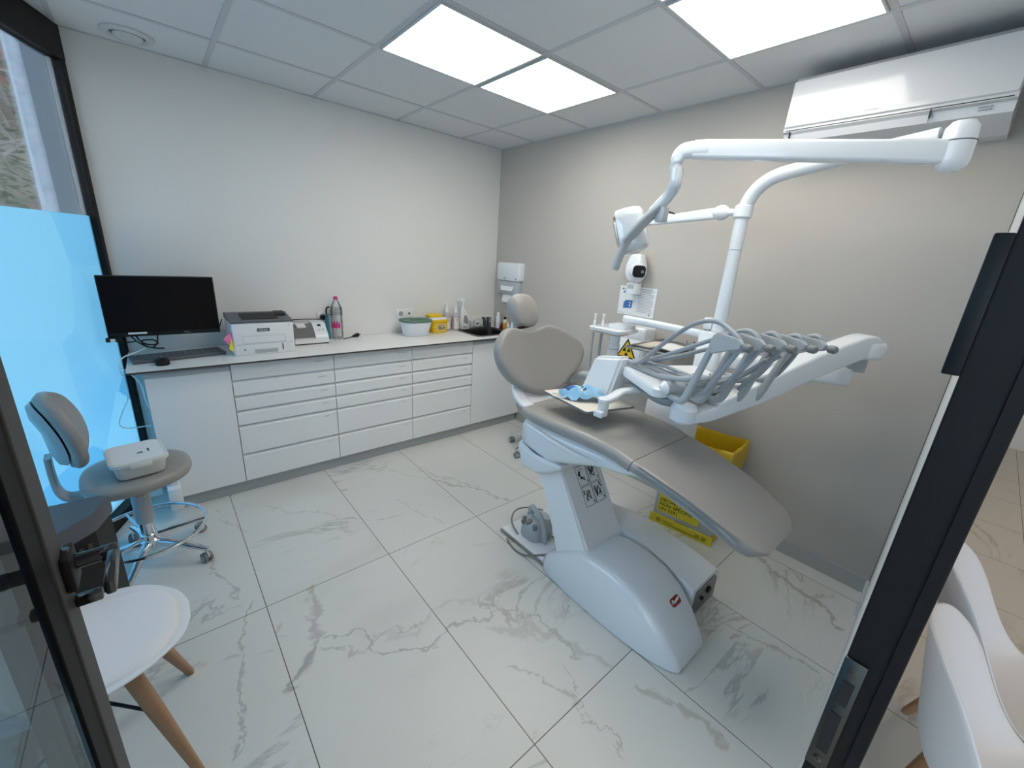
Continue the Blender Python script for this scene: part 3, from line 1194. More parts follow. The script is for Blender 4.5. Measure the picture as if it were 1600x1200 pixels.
ring1 = [(wc[0] + rr * math.cos(a), wc[1] + rr * math.sin(a)) for a in [math.radians(185 + 100 * k / n) for k in range(n + 1)]]
for k in range(n):
    z0, z1 = .082 + .012 * abs(math.sin(k * .7)), .135 + .012 * math.sin(k * 1.3)
    p, q = ring1[k], ring1[k + 1]
    b.faces.new([b.verts.new((p[0], p[1], wc[2] + z0)), b.verts.new((q[0], q[1], wc[2] + z0)), b.verts.new((q[0], q[1], wc[2] + z1)), b.verts.new((p[0], p[1], wc[2] + z1))])
obj('bottle_label', b, M['magenta'], t)
t = thing('curing_lamp', 'slim teal cordless tool with black tip standing behind the water bottle', 'tool', (-1.672, -.05, CZ))
b = nb()
tube(b, [(-1.672, -.05, CZ + .001), (-1.674, -.05, CZ + .10), (-1.678, -.05, CZ + .185)], [.017, .015, .012], 14)
obj('handle', b, M['teal'], t)
b = nb()
lathe(b, (-1.678, -.05, CZ + .1855), [(.0, 0), (.03, .001), (.03, .004), (.0, .005)], 20)
obj('guard', b, M['smoke'], t)
b = nb()
tube(b, [(-1.678, -.05, CZ + .191), (-1.678, -.05, CZ + .225), (-1.672, -.058, CZ + .243), (-1.660, -.07, CZ + .248)], .006, 10, 4)
obj('tip', b, M['black'], t)


def socket(label, x0, x1, z0, z1, holes):
    t = thing('wall_socket', label, 'socket', ((x0 + x1) / 2, 0, (z0 + z1) / 2), 'sockets on the white wall')
    b = nb()
    box(b, x0, x1, -.012, -.0003, z0, z1, .003)
    pl = obj('plate', b, M['white2'], t)
    for hx, dark in holes:
        b = nb()
        if dark:
            box(b, hx - .008, hx + .008, -.0135, -.0121, (z0 + z1) / 2 - .009, (z0 + z1) / 2 + .007)
            obj('data_port', b, M['ink'], pl, smooth=0)
        else:
            lathe(b, (hx, -.0121, (z0 + z1) / 2), [(.022, 0), (.022, .002), (.019, .002), (.018, .0005), (0, .0005)], 20, (0, -1, 0))
            obj('outlet', b, M['base'], pl)


socket('white wall socket behind the mixer and water bottle', -1.735, -1.655, 1.03, 1.105, [(-1.70, False)])
socket('wide white wall socket plate behind the green lidded tub', -1.085, -.925, 1.03, 1.105, [(-1.045, False), (-.965, True)])
b = nb()
lathe(b, (-1.70, -.016, 1.066), [(.019, .0), (.019, .028), (.012, .034), (0, .034)], 18, (0, -1, 0))
tube(b, [(-1.708, -.045, 1.061), (-1.735, -.043, 1.056), (-1.79, -.028, 1.057), (-1.9, -.02, 1.056), (-1.96, -.02, 1.05), (-1.975, -.02, 1.0)], .0035, 7, 6)
tag(obj('black_plug', b, M['black']), 'round black plug with cable in the socket above the mixer', 'plug')
b = nb()
tube(b, [(-1.585, -.12, CZ + .004), (-1.545, -.1, CZ + .005), (-1.50, -.085, CZ + .009)], .0035, 7, 5)
tube(b, [(-1.505, -.086, CZ + .010), (-1.475, -.078, CZ + .016), (-1.45, -.07, CZ + .018)], [.006, .014, .016], 12)
tube(b, [(-1.449, -.076, CZ + .018), (-1.428, -.07, CZ + .022)], .0025, 6)
tube(b, [(-1.449, -.060, CZ + .018), (-1.428, -.054, CZ + .022)], .0025, 6)
tag(obj('loose_plug', b, M['black']), 'loose black mains plug lying on the worktop right of the water bottle', 'plug')

t = thing('storage_tub', 'milky white plastic tub with dark green lid on the worktop', 'tub', (-.985, -.17, CZ))
b = nb()
loft(b, [[(x, y, CZ + z) for x, y in rrect(-.985, -.17, w_, d_, r)] for w_, d_, z, r in ((.20, .125, .0008, .05), (.213, .135, .006, .055), (.262, .185, .118, .07), (.262, .185, .122, .07))])
obj('tub_body', b, M['tubwhite'], t)
b = nb()
loft(b, [[(x, y, CZ + z) for x, y in rrect(-.985, -.17, w_, d_, r)] for w_, d_, z, r in ((.276, .199, .1225, .075), (.28, .203, .127, .075), (.27, .193, .136, .075), (.13, .06, .132, .03), (.11, .04, .126, .02))])
obj('tub_lid', b, M['green'], t)
t = thing('sharps_container', 'yellow sharps container with pale label on the worktop', 'container', (-.735, -.12, CZ))
b = nb()
loft(b, [[(x, y, CZ + z) for x, y in rrect(-.735, -.10, w_, d_, .025)] for w_, d_, z in ((.150, .12, .0008), (.155, .125, .006), (.163, .13, .100), (.178, .145, .102), (.178, .145, .122))])
obj('container_body', b, M['yellow'], t)
b = nb()
loft(b, [[(x, y, CZ + z) for x, y in rrect(-.745, -.10, w_, d_, .025)] for w_, d_, z in ((.172, .14, .1225), (.160, .125, .137), (.14, .11, .140))])
obj('container_rim', b, M['lid'], t)
b = nb()
loft(b, [[(x - .015, y, CZ + z) for x, y in rrect(-.745, -.09, w_, d_, .04)] for w_, d_, z in ((.145, .105, .1405), (.15, .11, .158), (.12, .09, .166))])
obj('container_lid', b, M['yellow'], t)
b = nb()
decal(b, (-.80, -.164, CZ + .01), (1, 0, 0), (0, -.03, 1), [(.03, .012, .118, .072), ], .001)
lb = obj('printed_label', b, M['cream'], t, smooth=0)
b = nb()
decal(b, (-.80, -.166, CZ + .01), (1, 0, 0), (0, -.03, 1), [(.034, .058, .112, .068), (.036, .02, .075, .052), (.08, .018, .112, .05)], .0012)
obj('print', b, M['bag'], lb, smooth=0)
b = nb()
decal(b, (-.80, -.1665, CZ + .01), (1, 0, 0), (0, -.03, 1), [(.034, .060, .105, .064), (.04, .035, .07, .05), (.05, .022, .085, .034), (.085, .03, .108, .046)], .0022)
obj('print', b, M['greydark'], lb, smooth=0)

PG = 'pump bottles beside the sharps container'


def pump(label, x, y, spx):
    c = (x, y, CZ + .0005)
    t = bottle('pump_bottle', label, 'bottle', c, [
        ('bottle_body', 'mauve', [(.028, 0), (.035, .004), (.035, .135), (.032, .148), (.014, .160), (.012, .166)]),
        ('collar', 'white2', [(.015, .1665), (.015, .185), (.011, .195), (.006, .215), (.005, .236)])], PG)
    b = nb()
    n = 12
    for k in range(n):
        a0, a1 = math.radians(215 + 110 * k / n), math.radians(215 + 110 * (k + 1) / n)
        p = [(x + .0354 * math.cos(a), y + .0354 * math.sin(a)) for a in (a0, a1)]
        b.faces.new([b.verts.new((*p[0], CZ + .02)), b.verts.new((*p[1], CZ + .02)), b.verts.new((*p[1], CZ + .118)), b.verts.new((*p[0], CZ + .118))])
    lb = obj('bottle_label', b, M['lid'], t)
    b = nb()
    for k, z in ((3, .10), (4, .10), (5, .10), (6, .10), (4, .085), (5, .085)):
        a0, a1 = math.radians(215 + 110 * k / n), math.radians(215 + 110 * (k + .8) / n)
        p = [(x + .0358 * math.cos(a), y + .0358 * math.sin(a)) for a in (a0, a1)]
        b.faces.new([b.verts.new((*p[0], CZ + z)), b.verts.new((*p[1], CZ + z)), b.verts.new((*p[1], CZ + z + .007)), b.verts.new((*p[0], CZ + z + .007))])
    obj('print', b, M['greydark'], lb)
    b = nb()
    tube(b, [(x, y, CZ + .236), (x, y, CZ + .248), (x - .02, y - .004, CZ + .2495), (x - spx, y - .02, CZ + .245)], [.006, .0065, .005, .004], 10)
    obj('pump_nozzle', b, M['white2'], t)


pump('left pump bottle with mauve liquid, partly behind the sharps container', -.605, -.060, .055)
pump('pump bottle with mauve liquid next to the spray bottle', -.522, -.085, .052)
t = thing('spray_bottle', 'tall white trigger spray bottle on the worktop behind the sink', 'bottle', (-.415, -.05, CZ))
b = nb()
loft(b, [[(x, y, CZ + z) for x, y in rrect(xc + .012, -.05, w_, d_, .02)] for xc, w_, d_, z in ((-.415, .105, .055, .001), (-.415, .11, .06, .006), (-.415, .108, .06, .09), (-.425, .07, .055, .15), (-.435, .04, .04, .20), (-.437, .03, .03, .235))])
obj('bottle_body', b, M['white2'], t)
b = nb()
loft(b, [[(x, y, CZ + z) for x, y in rrect(-.425, -.05, w_, d_, .01)] for w_, d_, z in ((.036, .036, .2355), (.036, .036, .258), (.05, .034, .264), (.055, .034, .285), (.04, .03, .297))])
box(b, -.476, -.4535, -.056, -.044, CZ + .272, CZ + .284, .002)
prism(b, [(-.446, -.055, CZ + .264), (-.452, -.055, CZ + .264), (-.463, -.055, CZ + .215), (-.457, -.055, CZ + .215)], (0, .01, 0))
obj('trigger_head', b, M['white'], t)
b = nb()
decal(b, (-.443, -.0805, CZ + .01), (1, 0, 0), (0, 0, 1), [[(.012, .06), (.07, .035), (.07, .075), (.045, .125), (.02, .125)], (.012, .008, .075, .012), (.012, .018, .05, .022)], .0006)
obj('printed_label', b, M['greyink'], t, smooth=0)
t = thing('wipes_pack', 'silver grey pack of wipes lying against the wall behind the sink', 'wipes pack', (-.255, -.04, CZ))
b = nb()
rings = []
for k in range(13):
    x = -.335 + .15 * k / 12
    e = math.sin(PI * (k + .6) / 13.2)
    hh, dd = .06 + .05 * e ** .4, .02 + .035 * e ** .5
    rings.append([(x + random.uniform(-.002, .002), -.055 + dd / 2 * math.cos(a), CZ + .002 + hh / 2 + hh / 2 * math.sin(a) * (1 - .02 * random.random())) for a in [2 * PI * q / 14 for q in range(14)]])
loft(b, rings)
obj('pouch', b, M['trimw'], t)
b = nb()
prism(b, [(x, -.0838, z) for x, z in rrect(-.268, CZ + .05, .066, .05, .02)], (0, -.004, 0))
lidp = obj('pouch_lid', b, M['white2'], t)
b = nb()
prism(b, [(x, -.0880, z) for x, z in rrect(-.268, CZ + .05, .046, .032, .014)], (0, -.001, 0))
obj('print', b, M['greyink'], lidp)
b = nb()
decal(b, (-.335, -.082, CZ), (1, 0, 0), (0, 0, 1), [(.05, .09, .11, .094), (.02, .05, .032, .09)], .001)
obj('print', b, M['greyink'], t, smooth=0)
t = thing('glove_box', 'small dark grey box leaning beside the wipes pack', 'box', (-.16, -.06, CZ))
b = nb()
obox(b, (-.165, -.065, CZ + .058), (.9, -.1, .25), (.1, .99, 0), (-.25, .02, .96), .016, .05, .105, .002)
box(b, -.128, -.095, -.085, -.045, CZ + .001, CZ + .105, .002)
obj('carton', b, M['printgrey'], t, smooth=0)
b = nb()
decal(b, (-.128, -.0855, CZ + .001), (1, 0, 0), (0, 0, 1), [(.006, .05, .027, .095)], .0006)
obj('print', b, M['greyink'], t, smooth=0)

bottle('spray_can', 'slim white aerosol can in the corner behind the sink', 'spray can', (-.045, -.135, CZ + .0005), [
    ('can', 'tubwhite', [(.022, 0), (.0225, .003), (.0225, .115), (.018, .125)]),
    ('cap', 'white2', [(.0165, .1255), (.0165, .15), (.012, .156), (0, .157)])], 'small bottles in the corner')
bottle('red_bottle', 'short dark red bottle beside the white aerosol can', 'bottle', (-.055, -.205, CZ + .0005), [
    ('bottle_body', 'redglass', [(.019, 0), (.02, .003), (.02, .036), (.012, .044), (.009, .05)]),
    ('cap', 'redglass', [(.011, .0505), (.011, .062), (0, .063)])], 'small bottles in the corner')
bottle('clear_bottle', 'white capped clear bottle behind the dark red bottle', 'bottle', (-.025, -.235, CZ + .0005), [
    ('bottle_body', 'tubwhite', [(.018, 0), (.019, .003), (.019, .09), (.01, .105)]),
    ('cap', 'white2', [(.012, .1055), (.012, .128), (0, .129)])], 'small bottles in the corner')
bottle('yellow_bottle', 'yellow bottle with black cap beside the dental chair headrest', 'bottle', (-.068, -.272, CZ + .0005), [
    ('bottle_body', 'amber', [(.017, 0), (.018, .003), (.018, .075), (.0175, .077)]),
    ('bottle_label', 'cream', [(.0185, .0775), (.0185, .10), (.012, .110)]),
    ('cap', 'black', [(.0145, .1105), (.0145, .13), (.012, .134), (0, .134)])], 'small bottles in the corner')
bottle('dropper_bottle', 'tiny white dropper bottle right of the yellow bottle', 'bottle', (-.065, -.322, CZ + .0005), [
    ('bottle_body', 'tubwhite', [(.014, 0), (.015, .002), (.015, .05), (.007, .06)]),
    ('cap', 'white2', [(.008, .0605), (.006, .085), (0, .086)])], 'small bottles in the corner')
bottle('white_bottle', 'white bottle with small dark tip half hidden by the headrest', 'bottle', (-.05, -.372, CZ + .0005), [
    ('bottle_body', 'tubwhite', [(.021, 0), (.022, .003), (.022, .075), (.014, .09)]),
    ('cap', 'white2', [(.014, .0905), (.012, .105), (.008, .108)]),
    ('tip', 'ink', [(.006, .1085), (.005, .116), (0, .117)])], 'small bottles in the corner')

# towel dispenser on the grey wall
t = thing('towel_dispenser', 'white paper towel dispenser on the grey wall in the corner', 'towel dispenser', (0, -.22, 1.25))
b = nb()
rings = []
for x, g in ((-.0005, 0), (-.045, 0), (-.058, -.012), (-.062, -.03)):
    rings.append([(x, y, z) for y, z in rrect(-.265, 1.466, .338 + g, .172 + g, .03)])
loft(b, rings)
cvr = obj('dispenser_cover', b, M['white'], t)
b = nb()
for y in (-.22, -.385):
    lathe(b, (-.0615, y, 1.405), [(.008, 0), (.008, .002), (.0, .002)], 14, (-1, 0, 0))
obj('lock', b, M['greydark'], cvr)
b = nb()
loft(b, [[(x, y, z) for y, z in rrect(-.262, 1.315, .318 + g, .128 + g, .02)] for x, g in ((-.0005, 0), (-.043, 0), (-.052, -.02))])
obj('towel_window', b, M['greypl'], t)
b = nb()
prism(b, [(-.0525, -.16, 1.33), (-.0525, -.36, 1.33), (-.062, -.34, 1.29), (-.062, -.18, 1.29)], (-.006, 0, 0))
obj('tear_lip', b, M['white2'], t, smooth=0)
b = nb()
prism(b, [(-.025, -.175, 1.25), (-.025, -.36, 1.25), (-.045, -.37, 1.178), (-.045, -.19, 1.178)], (-.010, 0, 0))
obj('paper_towel', b, M['paper'], t, smooth=0)

# ================================================================== dental chair
DX = -1.08
t = thing('dental_chair', 'large dental chair with grey upholstery and glossy white base', 'dental chair', (DX, -2.5, 0))
ch = t
# floor base
b = nb()
prof = [(-2.13, .11, .06), (-2.17, .145, .11), (-2.28, .162, .19), (-2.38, .168, .255), (-2.48, .170, .275), (-2.58, .171, .277),
        (-2.68, .168, .255), (-2.77, .160, .212), (-2.84, .148, .150), (-2.90, .125, .075), (-2.925, .105, .030)]
rings = []
for y, hw, z in prof:
    c = -1.142
    cs = [(-hw, .004), (-hw, z * .45)]
    e = min(.05, z * .5)
    tw = hw - min(.035, z * .3)
    cs += [(-hw + (hw - tw) * .25, z - e * .8), (-hw + (hw - tw) * .7, z - e * .25), (-tw, z - .006), (-tw + .02, z)]
    cs += [(tw - .02, z), (tw, z - .006), (hw - (hw - tw) * .7, z - e * .25), (hw - (hw - tw) * .25, z - e * .8), (hw, z * .45), (hw, .004)]
    rings.append([(c + x, y, zz) for x, zz in cs])
loft(b, rings)
base = obj('base_cover', b, M['white'], t, smooth=50)
nrm = V(0, -.55, .83).normalized()
lx, ly = V(1, 0, 0), V(0, .83, .55).normalized()
bp = V(-1.10, -2.795, .2)
# surface height at y=-2.795
z_l = .212 + (.150 - .212) * (2.795 - 2.77) / .07
b = nb()
prism(b, [V(-1.105, -2.795, z_l) + lx * x + ly * y + nrm * .002 for x, y in rrect(0, 0, .068, .034, .011)], nrm * .0015)
lg = obj('badge', b, M['red'], base, smooth=0)
b = nb()
prism(b, [V(-1.105, -2.795, z_l) + lx * x + ly * y + nrm * .0012 for x, y in rrect(0, 0, .074, .040, .013)], nrm * .0007)
obj('badge_rim', b, M['trimw'], lg, smooth=0)
b = nb()
for pts in ([(-.02, -.005), (-.018, .004), (-.012, .006), (-.012, -.006)], [(-.012, -.002), (-.006, .002), (-.004, -.005), (.002, .002), (.003, -.004)], [(.003, .001), (.008, .003), (.009, -.003), (.013, .005), (.014, -.004)], [(.013, .0), (.018, .005), (.021, .003), (.020, -.002)]):
    tube(b, [V(-1.105, -2.795, z_l) + lx * x * 1.3 + ly * y * 1.3 + nrm * .004 for x, y in pts], .0017, 6, 4)
obj('badge_script', b, M['paper'], lg)
b = nb()
box(b, -1.26, -.80, -2.42, -1.775, .001, .024, .006)
obj('floor_plate', b, M['white2'], t)
b = nb()
box(b, -1.268, -1.2605, -2.2, -1.775, .001, .020, .002)
obj('plate_edge', b, M['steel'], t)
# utility box on the right of the base
b = nb()
rings = []
for y, x1, z in ((-2.20, -.80, .285), (-2.35, -.765, .285), (-2.55, -.735, .262), (-2.70, -.715, .228), (-2.82, -.700, .190)):
    rings.append([(-.975, y, .005), (-.975, y, z), (x1 - .05, y, z), (x1 - .02, y, z - .012), (x1 - .006, y, z - .045), (x1, y, .005)])
loft(b, rings)
ub = obj('utility_box', b, M['white'], t, smooth=40)
b = nb()
prism(b, [(-.95, -2.8205, .02), (-.95, -2.8205, .165), (-.755, -2.8205, .165), (-.715, -2.8205, .13), (-.712, -2.8205, .02)], (0, -.002, 0))
pn = obj('connector_panel', b, M['steeldark'], ub, smooth=0)
b = nb()
lathe(b, (-.80, -2.8225, .1), [(.018, 0), (.018, .008), (.012, .008), (0, .003)], 14, (0, -1, 0))
lathe(b, (-.87, -2.8225, .09), [(.01, 0), (.01, .01), (0, .01)], 12, (0, -1, 0))
obj('connector', b, M['black'], pn)

# lifting column
CXL, CXR = -1.255, -.965
b = nb()
side = [(-2.425, .2), (-2.405, .262), (-2.185, .60), (-2.13, .72), (-1.93, .72), (-2.03, .54), (-2.10, .42), (-2.19, .25), (-2.21, .12)]
prism(b, [(CXL, y, z) for y, z in side], (CXR - CXL, 0, 0))
bmesh.ops.bevel(b, geom=[e for e in b.edges if abs(e.verts[0].co.x - e.verts[1].co.x) < .01], offset=.012, segments=3, affect='EDGES')
col = obj('lift_column', b, M['white2'], t)
# pictogram sheet on the column front
fx = V(1, 0, 0)
fy_ = (V(0, -2.185, .60) - V(0, -2.405, .262)).normalized()
fo = V(CXL + .095, -2.405, .262) + fy_ * .185


def outline(x0, y0, x1, y1, w=.0016):
    return [(x0, y0, x1, y0 + w), (x0, y1 - w, x1, y1), (x0, y0 + w, x0 + w, y1 - w), (x1 - w, y0 + w, x1, y1 - w)]


rnd = random.Random(4)
for i in range(2):
    for k in range(2):
        b = nb()
        decal(b, fo, fx, fy_, outline(i * .082, k * .105, i * .082 + .078, k * .105 + .10), .0012)
        ox, oy = i * .082 + .039, k * .105 + .05
        for q in range(3):
            c = [(ox + rnd.uniform(-.026, .02), oy + rnd.uniform(-.028, .034)) for _ in range(4)]
            P = [fo + fx * a + fy_ * bb + fx.cross(fy_) * .0025 for a, bb in c]
            tube(b, P, rnd.choice([.0009, .0012, .0018]), 5, 4)
        decal(b, fo, fx, fy_, [(ox + .024, oy - .042, ox + .029, oy - .028)], .0018)
        if i == 1:
            decal(b, fo, fx, fy_, [(ox + .016, oy + .026, ox + .022, oy + .046), (ox + .023, oy + .018, ox + .028, oy + .03)], .0018)
        decal(b, fo, fx, fy_, [[(ox - .03, oy + .005), (ox - .016, oy + .001), (ox - .008, oy + .024), (ox - .02, oy + .026)]] if (i == 0 and k == 1) else [(ox - .028, oy + .01, ox - .022, oy + .034)], .0018)
        obj('pictogram', b, M['ink'], col, smooth=0)

# seat shell under the cushion
b = nb()
rings = []
for y, hw, zt, zb in ((-1.895, .16, .80, .70), (-1.93, .215, .805, .655), (-2.02, .235, .81, .625), (-2.15, .240, .815, .64), (-2.28, .235, .818, .685), (-2.40, .215, .812, .725), (-2.52, .19, .79, .745), (-2.60, .15, .772, .75)):
    r = .03
    rings.append([(DX + x, y, z) for x, z in rrect(0, (zt + zb) / 2, 2 * hw, zt - zb, min(.05, (zt - zb) * .48), 6)])
loft(b, rings)
sh = obj('seat_shell', b, M['white'], t, smooth=60)
b = nb()
rings = []
for y, hw, zt, zb in ((-1.91, .205, .672, .60), (-1.98, .235, .672, .545), (-2.08, .235, .665, .55), (-2.16, .225, .655, .59), (-2.215, .20, .645, .63)):
    rings.append([(DX - .01 + x, y, z) for x, z in rrect(0, (zt + zb) / 2, 2 * hw, zt - zb, min(.03, (zt - zb) * .4), 4)])
loft(b, rings)
obj('lower_shroud', b, M['white'], t, smooth=50)
b = nb()
tube(b, [(DX - .243, -1.98, .80), (DX - .247, -2.08, .79), (DX - .243, -2.2, .775), (DX - .235, -2.32, .765), (DX - .215, -2.42, .765)], [.004, .01, .013, .012, .003], 10, 6)
obj('side_rib', b, M['white'], sh)
b = nb()
tube(b, [(DX - .236, -1.96, .688), (DX - .239, -2.06, .668), (DX - .235, -2.12, .664)], [.001, .0035, .001], 8, 6)
obj('shadow_gap', b, M['gap'], sh)

# seat cushion and legrest
def cushion(secs, th):
    bm = nb()
    rings = []
    for i, (y, z, hw, f) in enumerate(secs):
        q = secs[min(i + 1, len(secs) - 1)]
        p = secs[max(i - 1, 0)]
        ty, tz = q[0] - p[0], q[1] - p[1]
        l = math.hypot(ty, tz)
        ny, nz = tz / l, -ty / l          # upper normal (path runs towards -y)
        ring = []
        T = th * f
        for x, h in rrect(0, -T / 2, 2 * hw, T, T * .47, 7):
            dish = .010 * max(0, 1 - (abs(x) / hw) ** 2) if h > -T * .4 else 0
            ring.append((DX + x, y + ny * (h - dish), z + nz * (h - dish)))
        rings.append(ring)
    loft(bm, rings)
    return bm


def interp(secs, n=5):
    P = [Vector((s[0], s[1], s[2])) for s in secs]
    F = [s[3] for s in secs]
    Q = catmull(P, n)
    out = []
    for i, p in enumerate(Q):
        f = i / n
        a = int(min(f, len(F) - 2))
        out.append((p.x, p.y, p.z, F[a] + (F[a + 1] - F[a]) * (f - a)))
    return out


seat = [(-1.865, .850, .15, .5), (-1.88, .862, .195, .85), (-1.95, .872, .235, 1), (-2.1, .878, .252, 1), (-2.28, .886, .254, 1), (-2.42, .885, .250, 1), (-2.52, .875, .246, 1), (-2.598, .857, .243, 1)]
leg = [(-2.601, .857, .2425, 1), (-2.70, .838, .240, 1), (-2.82, .808, .232, 1), (-2.92, .775, .222, 1), (-3.0, .744, .210, 1), (-3.05, .720, .193, .95), (-3.08, .703, .165, .8), (-3.098, .688, .12, .45)]
so = obj('seat_cushion', cushion(interp(seat), .062), M['uph'], t, smooth=60)
lo = obj('legrest_cushion', cushion(interp(leg), .055), M['uph'], t, smooth=60)
# clear protective foil along the legrest edge
b = nb()
rings = []
for (y, z, hw, f) in interp(leg, 3)[1:14]:
    rings.append([(DX - hw - .003, y, z - .034), (DX - hw - .0035, y, z - .026), (DX - hw + .004, y, z - .008), (DX - hw + .012, y, z - .0015)])
loft(b, rings, closed=False, caps=(False, False))
obj('clear_foil', b, M['clear'], lo)

# backrest
bk = [(-1.154, -1.766, 1.228), (-1.264, -1.759, 1.252), (-1.328, -1.772, 1.221), (-1.368, -1.795, 1.162), (-1.373, -1.823, 1.092), (-1.343, -1.849, 1.027), (-1.284, -1.872, .969), (-1.184, -1.895, .913), (-1.06, -1.902, .895),
      (-.954, -1.892, .92), (-.88, -1.878, .958), (-.802, -1.862, .996), (-.728, -1.836, 1.06), (-.726, -1.809, 1.127), (-.804, -1.785, 1.187), (-.902, -1.767, 1.232), (-.992, -1.76, 1.25), (-1.068, -1.764, 1.236)]
out = catmull(bk, 5, True)
bn = V(0, 1, -.4).normalized()      # away from the sitter
b = nb()
pad(b, out, bn, [(.02, .012), (.35, .011), (.65, .007), (.85, .001), (.93, .0), (.975, .004), (.995, .013), (1.0, .026), (.995, .05), (.97, .066), (.9, .075), (.5, .078), (.02, .078)])
br = obj('backrest_cushion', b, M['uph'], t, smooth=60)
b = nb()
pad(b, out, bn, [(.02, .080), (.86, .080), (.90, .086), (.86, .100), (.6, .115), (.02, .118)])
obj('backrest_shell', b, M['white'], t, smooth=60)
# support between seat and back
b = nb()
sweep(b, [(-1.235, -1.985, .84), (-1.262, -1.90, .87), (-1.265, -1.84, .92), (-1.235, -1.80, .99)], rrect(0, 0, .022, .07, .008, 3), (1, 0, 0), 5)
obj('support_bracket', b, M['white'], t)
b = nb()
sweep(b, [(-1.10, -1.99, .835), (-1.10, -1.89, .855), (-1.10, -1.835, .91), (-1.10, -1.80, .98)], rrect(0, 0, .03, .24, .012, 3), (1, 0, 0), 5)
obj('support_plate', b, M['white2'], t)
# headrest
hd_ = []
for q in range(14):
    a_ = 2 * PI * q / 14
    ex, ez = math.copysign(abs(math.cos(a_)) ** .8, math.cos(a_)), math.copysign(abs(math.sin(a_)) ** .8, math.sin(a_))
    hd_.append((-1.132 + .090 * ex - .010 * ez, -1.732 + .035 * ez, 1.338 + .088 * ez))
ho = catmull(hd_, 5, True)
b = nb()
pad(b, ho, bn, [(.02, -.006), (.4, -.004), (.7, .002), (.88, .010), (.96, .02), (1, .035), (.995, .055), (.95, .07), (.8, .08), (.02, .085)])
hr = obj('headrest_cushion', b, M['uph'], t, smooth=60)
b = nb()
for x in (-1.165, -1.125):
    tube(b, [(x, -1.66, 1.34), (x, -1.655, 1.25), (x, -1.69, 1.16)], .006, 8, 4)
b2 = obj('headrest_bar', b, M['chrome'], t)
b = nb()
obox(b, (-1.145, -1.715, 1.246), (1, 0, 0), (0, 1, -.4), (0, .4, 1), .05, .05, .03, .008)
obj('headrest_joint', b, M['black'], t)
b = nb()
tube(b, [(-.78, -1.80, .90), (-.80, -1.90, .962), (-.815, -2.08, .972)], [.018, .026, .02], 12, 5)
obj('armrest', b, M['greypl'], t)

# foot control on the floor plate
t = thing('foot_control', 'grey foot control with carrying handle on the floor plate of the dental chair', 'foot control', (-1.13, -1.93, .0245))
b = nb()
rings = []
for f_, z, dy in ((.98, .0252, 0), (1.0, .032, 0), (.97, .085, 0), (.86, .118, .002), (.60, .130, .004)):
    rings.append([(-1.125 + x * f_, -1.94 + dy + y * f_, z) for x, y in rrect(0, 0, .175, .165, .065, 6)])
loft(b, rings)
fc = obj('housing', b, M['greypl'], t, smooth=50)
b = nb()
sweep(b, [(-1.15, -2.032, .03), (-1.15, -2.022, .10), (-1.145, -1.985, .165), (-1.135, -1.93, .178), (-1.11, -1.875, .165), (-1.10, -1.853, .10), (-1.10, -1.85, .03)], rrect(0, 0, .036, .024, .008, 3), (1, 0, .1), 5)
obj('handle', b, M['greypl'], t)
b = nb()
for x, y, r in ((-1.185, -1.985, .015), (-1.18, -1.93, .021), (-1.175, -1.885, .014), (-1.20, -1.90, .012)):
    lathe(b, (x, y, .105), [(r, 0), (r, .022), (r * .7, .028), (0, .029)], 16, (-.25, -.05, .97))
obj('pedal_button', b, M['greydark'], t)
b = nb()
sphere(b, (-1.085, -1.93, .118), .05, .06, .022)
obj('pedal_dome', b, M['tubwhite'], t)
b = nb()
tube(b, [(-1.085, -2.03, .04), (-1.08, -2.055, .034), (-1.10, -2.10, .0295), (-1.17, -2.13, .0295), (-1.25, -2.09, .028), (-1.295, -2.03, .01), (-1.31, -1.97, .006), (-1.30, -1.90, .006), (-1.285, -1.86, .006)], .0048, 8, 6)
tube(b, [(-1.225, -1.885, .029), (-1.20, -1.80, .05), (-1.14, -1.745, .062), (-1.06, -1.72, .05), (-.98, -1.735, .031), (-.93, -1.80, .029)], .0048, 8, 6)
obj('cable', b, M['greydark'], t)

# ================================================================== dental unit
t = thing('dental_unit', 'white dental instrument unit with hose arms beside the chair', 'dental unit', (-.56, -2.4, 0))
du = t
UX, UY = -.56, -2.40
b = nb()
rings = []
for w_, d_, z in ((.15, .18, .425), (.20, .24, .44), (.20, .24, .60), (.205, .25, .80), (.20, .24, .95), (.15, .17, 1.03)):
    rings.append([(x, y, z) for x, y in rrect(UX - .05, UY + .02, w_, d_, .05, 5)])
loft(b, rings)
obj('unit_column', b, M['white'], t, smooth=50)
b = nb()
box(b, -.838, -.705, -2.36, -2.27, .68, .75, .01)
obj('chair_bracket', b, M['white2'], t)
b = nb()
loft(b, [[(x, y, z) for x, y in rrect(-.505, -2.475, w_, d_, .025, 5)] for w_, d_, z in ((.12, .125, 1.0), (.12, .125, 1.29), (.105, .11, 1.303))])
obj('unit_post', b, M['white'], t, smooth=50)

LR = V(.89, -.456, 0).normalized()
LF = V(.456, .89, 0).normalized()
LA = V(-1.16, -2.575, 0)


def D(a, f, z):
    return LA + LR * a + LF * f + V(0, 0, z)


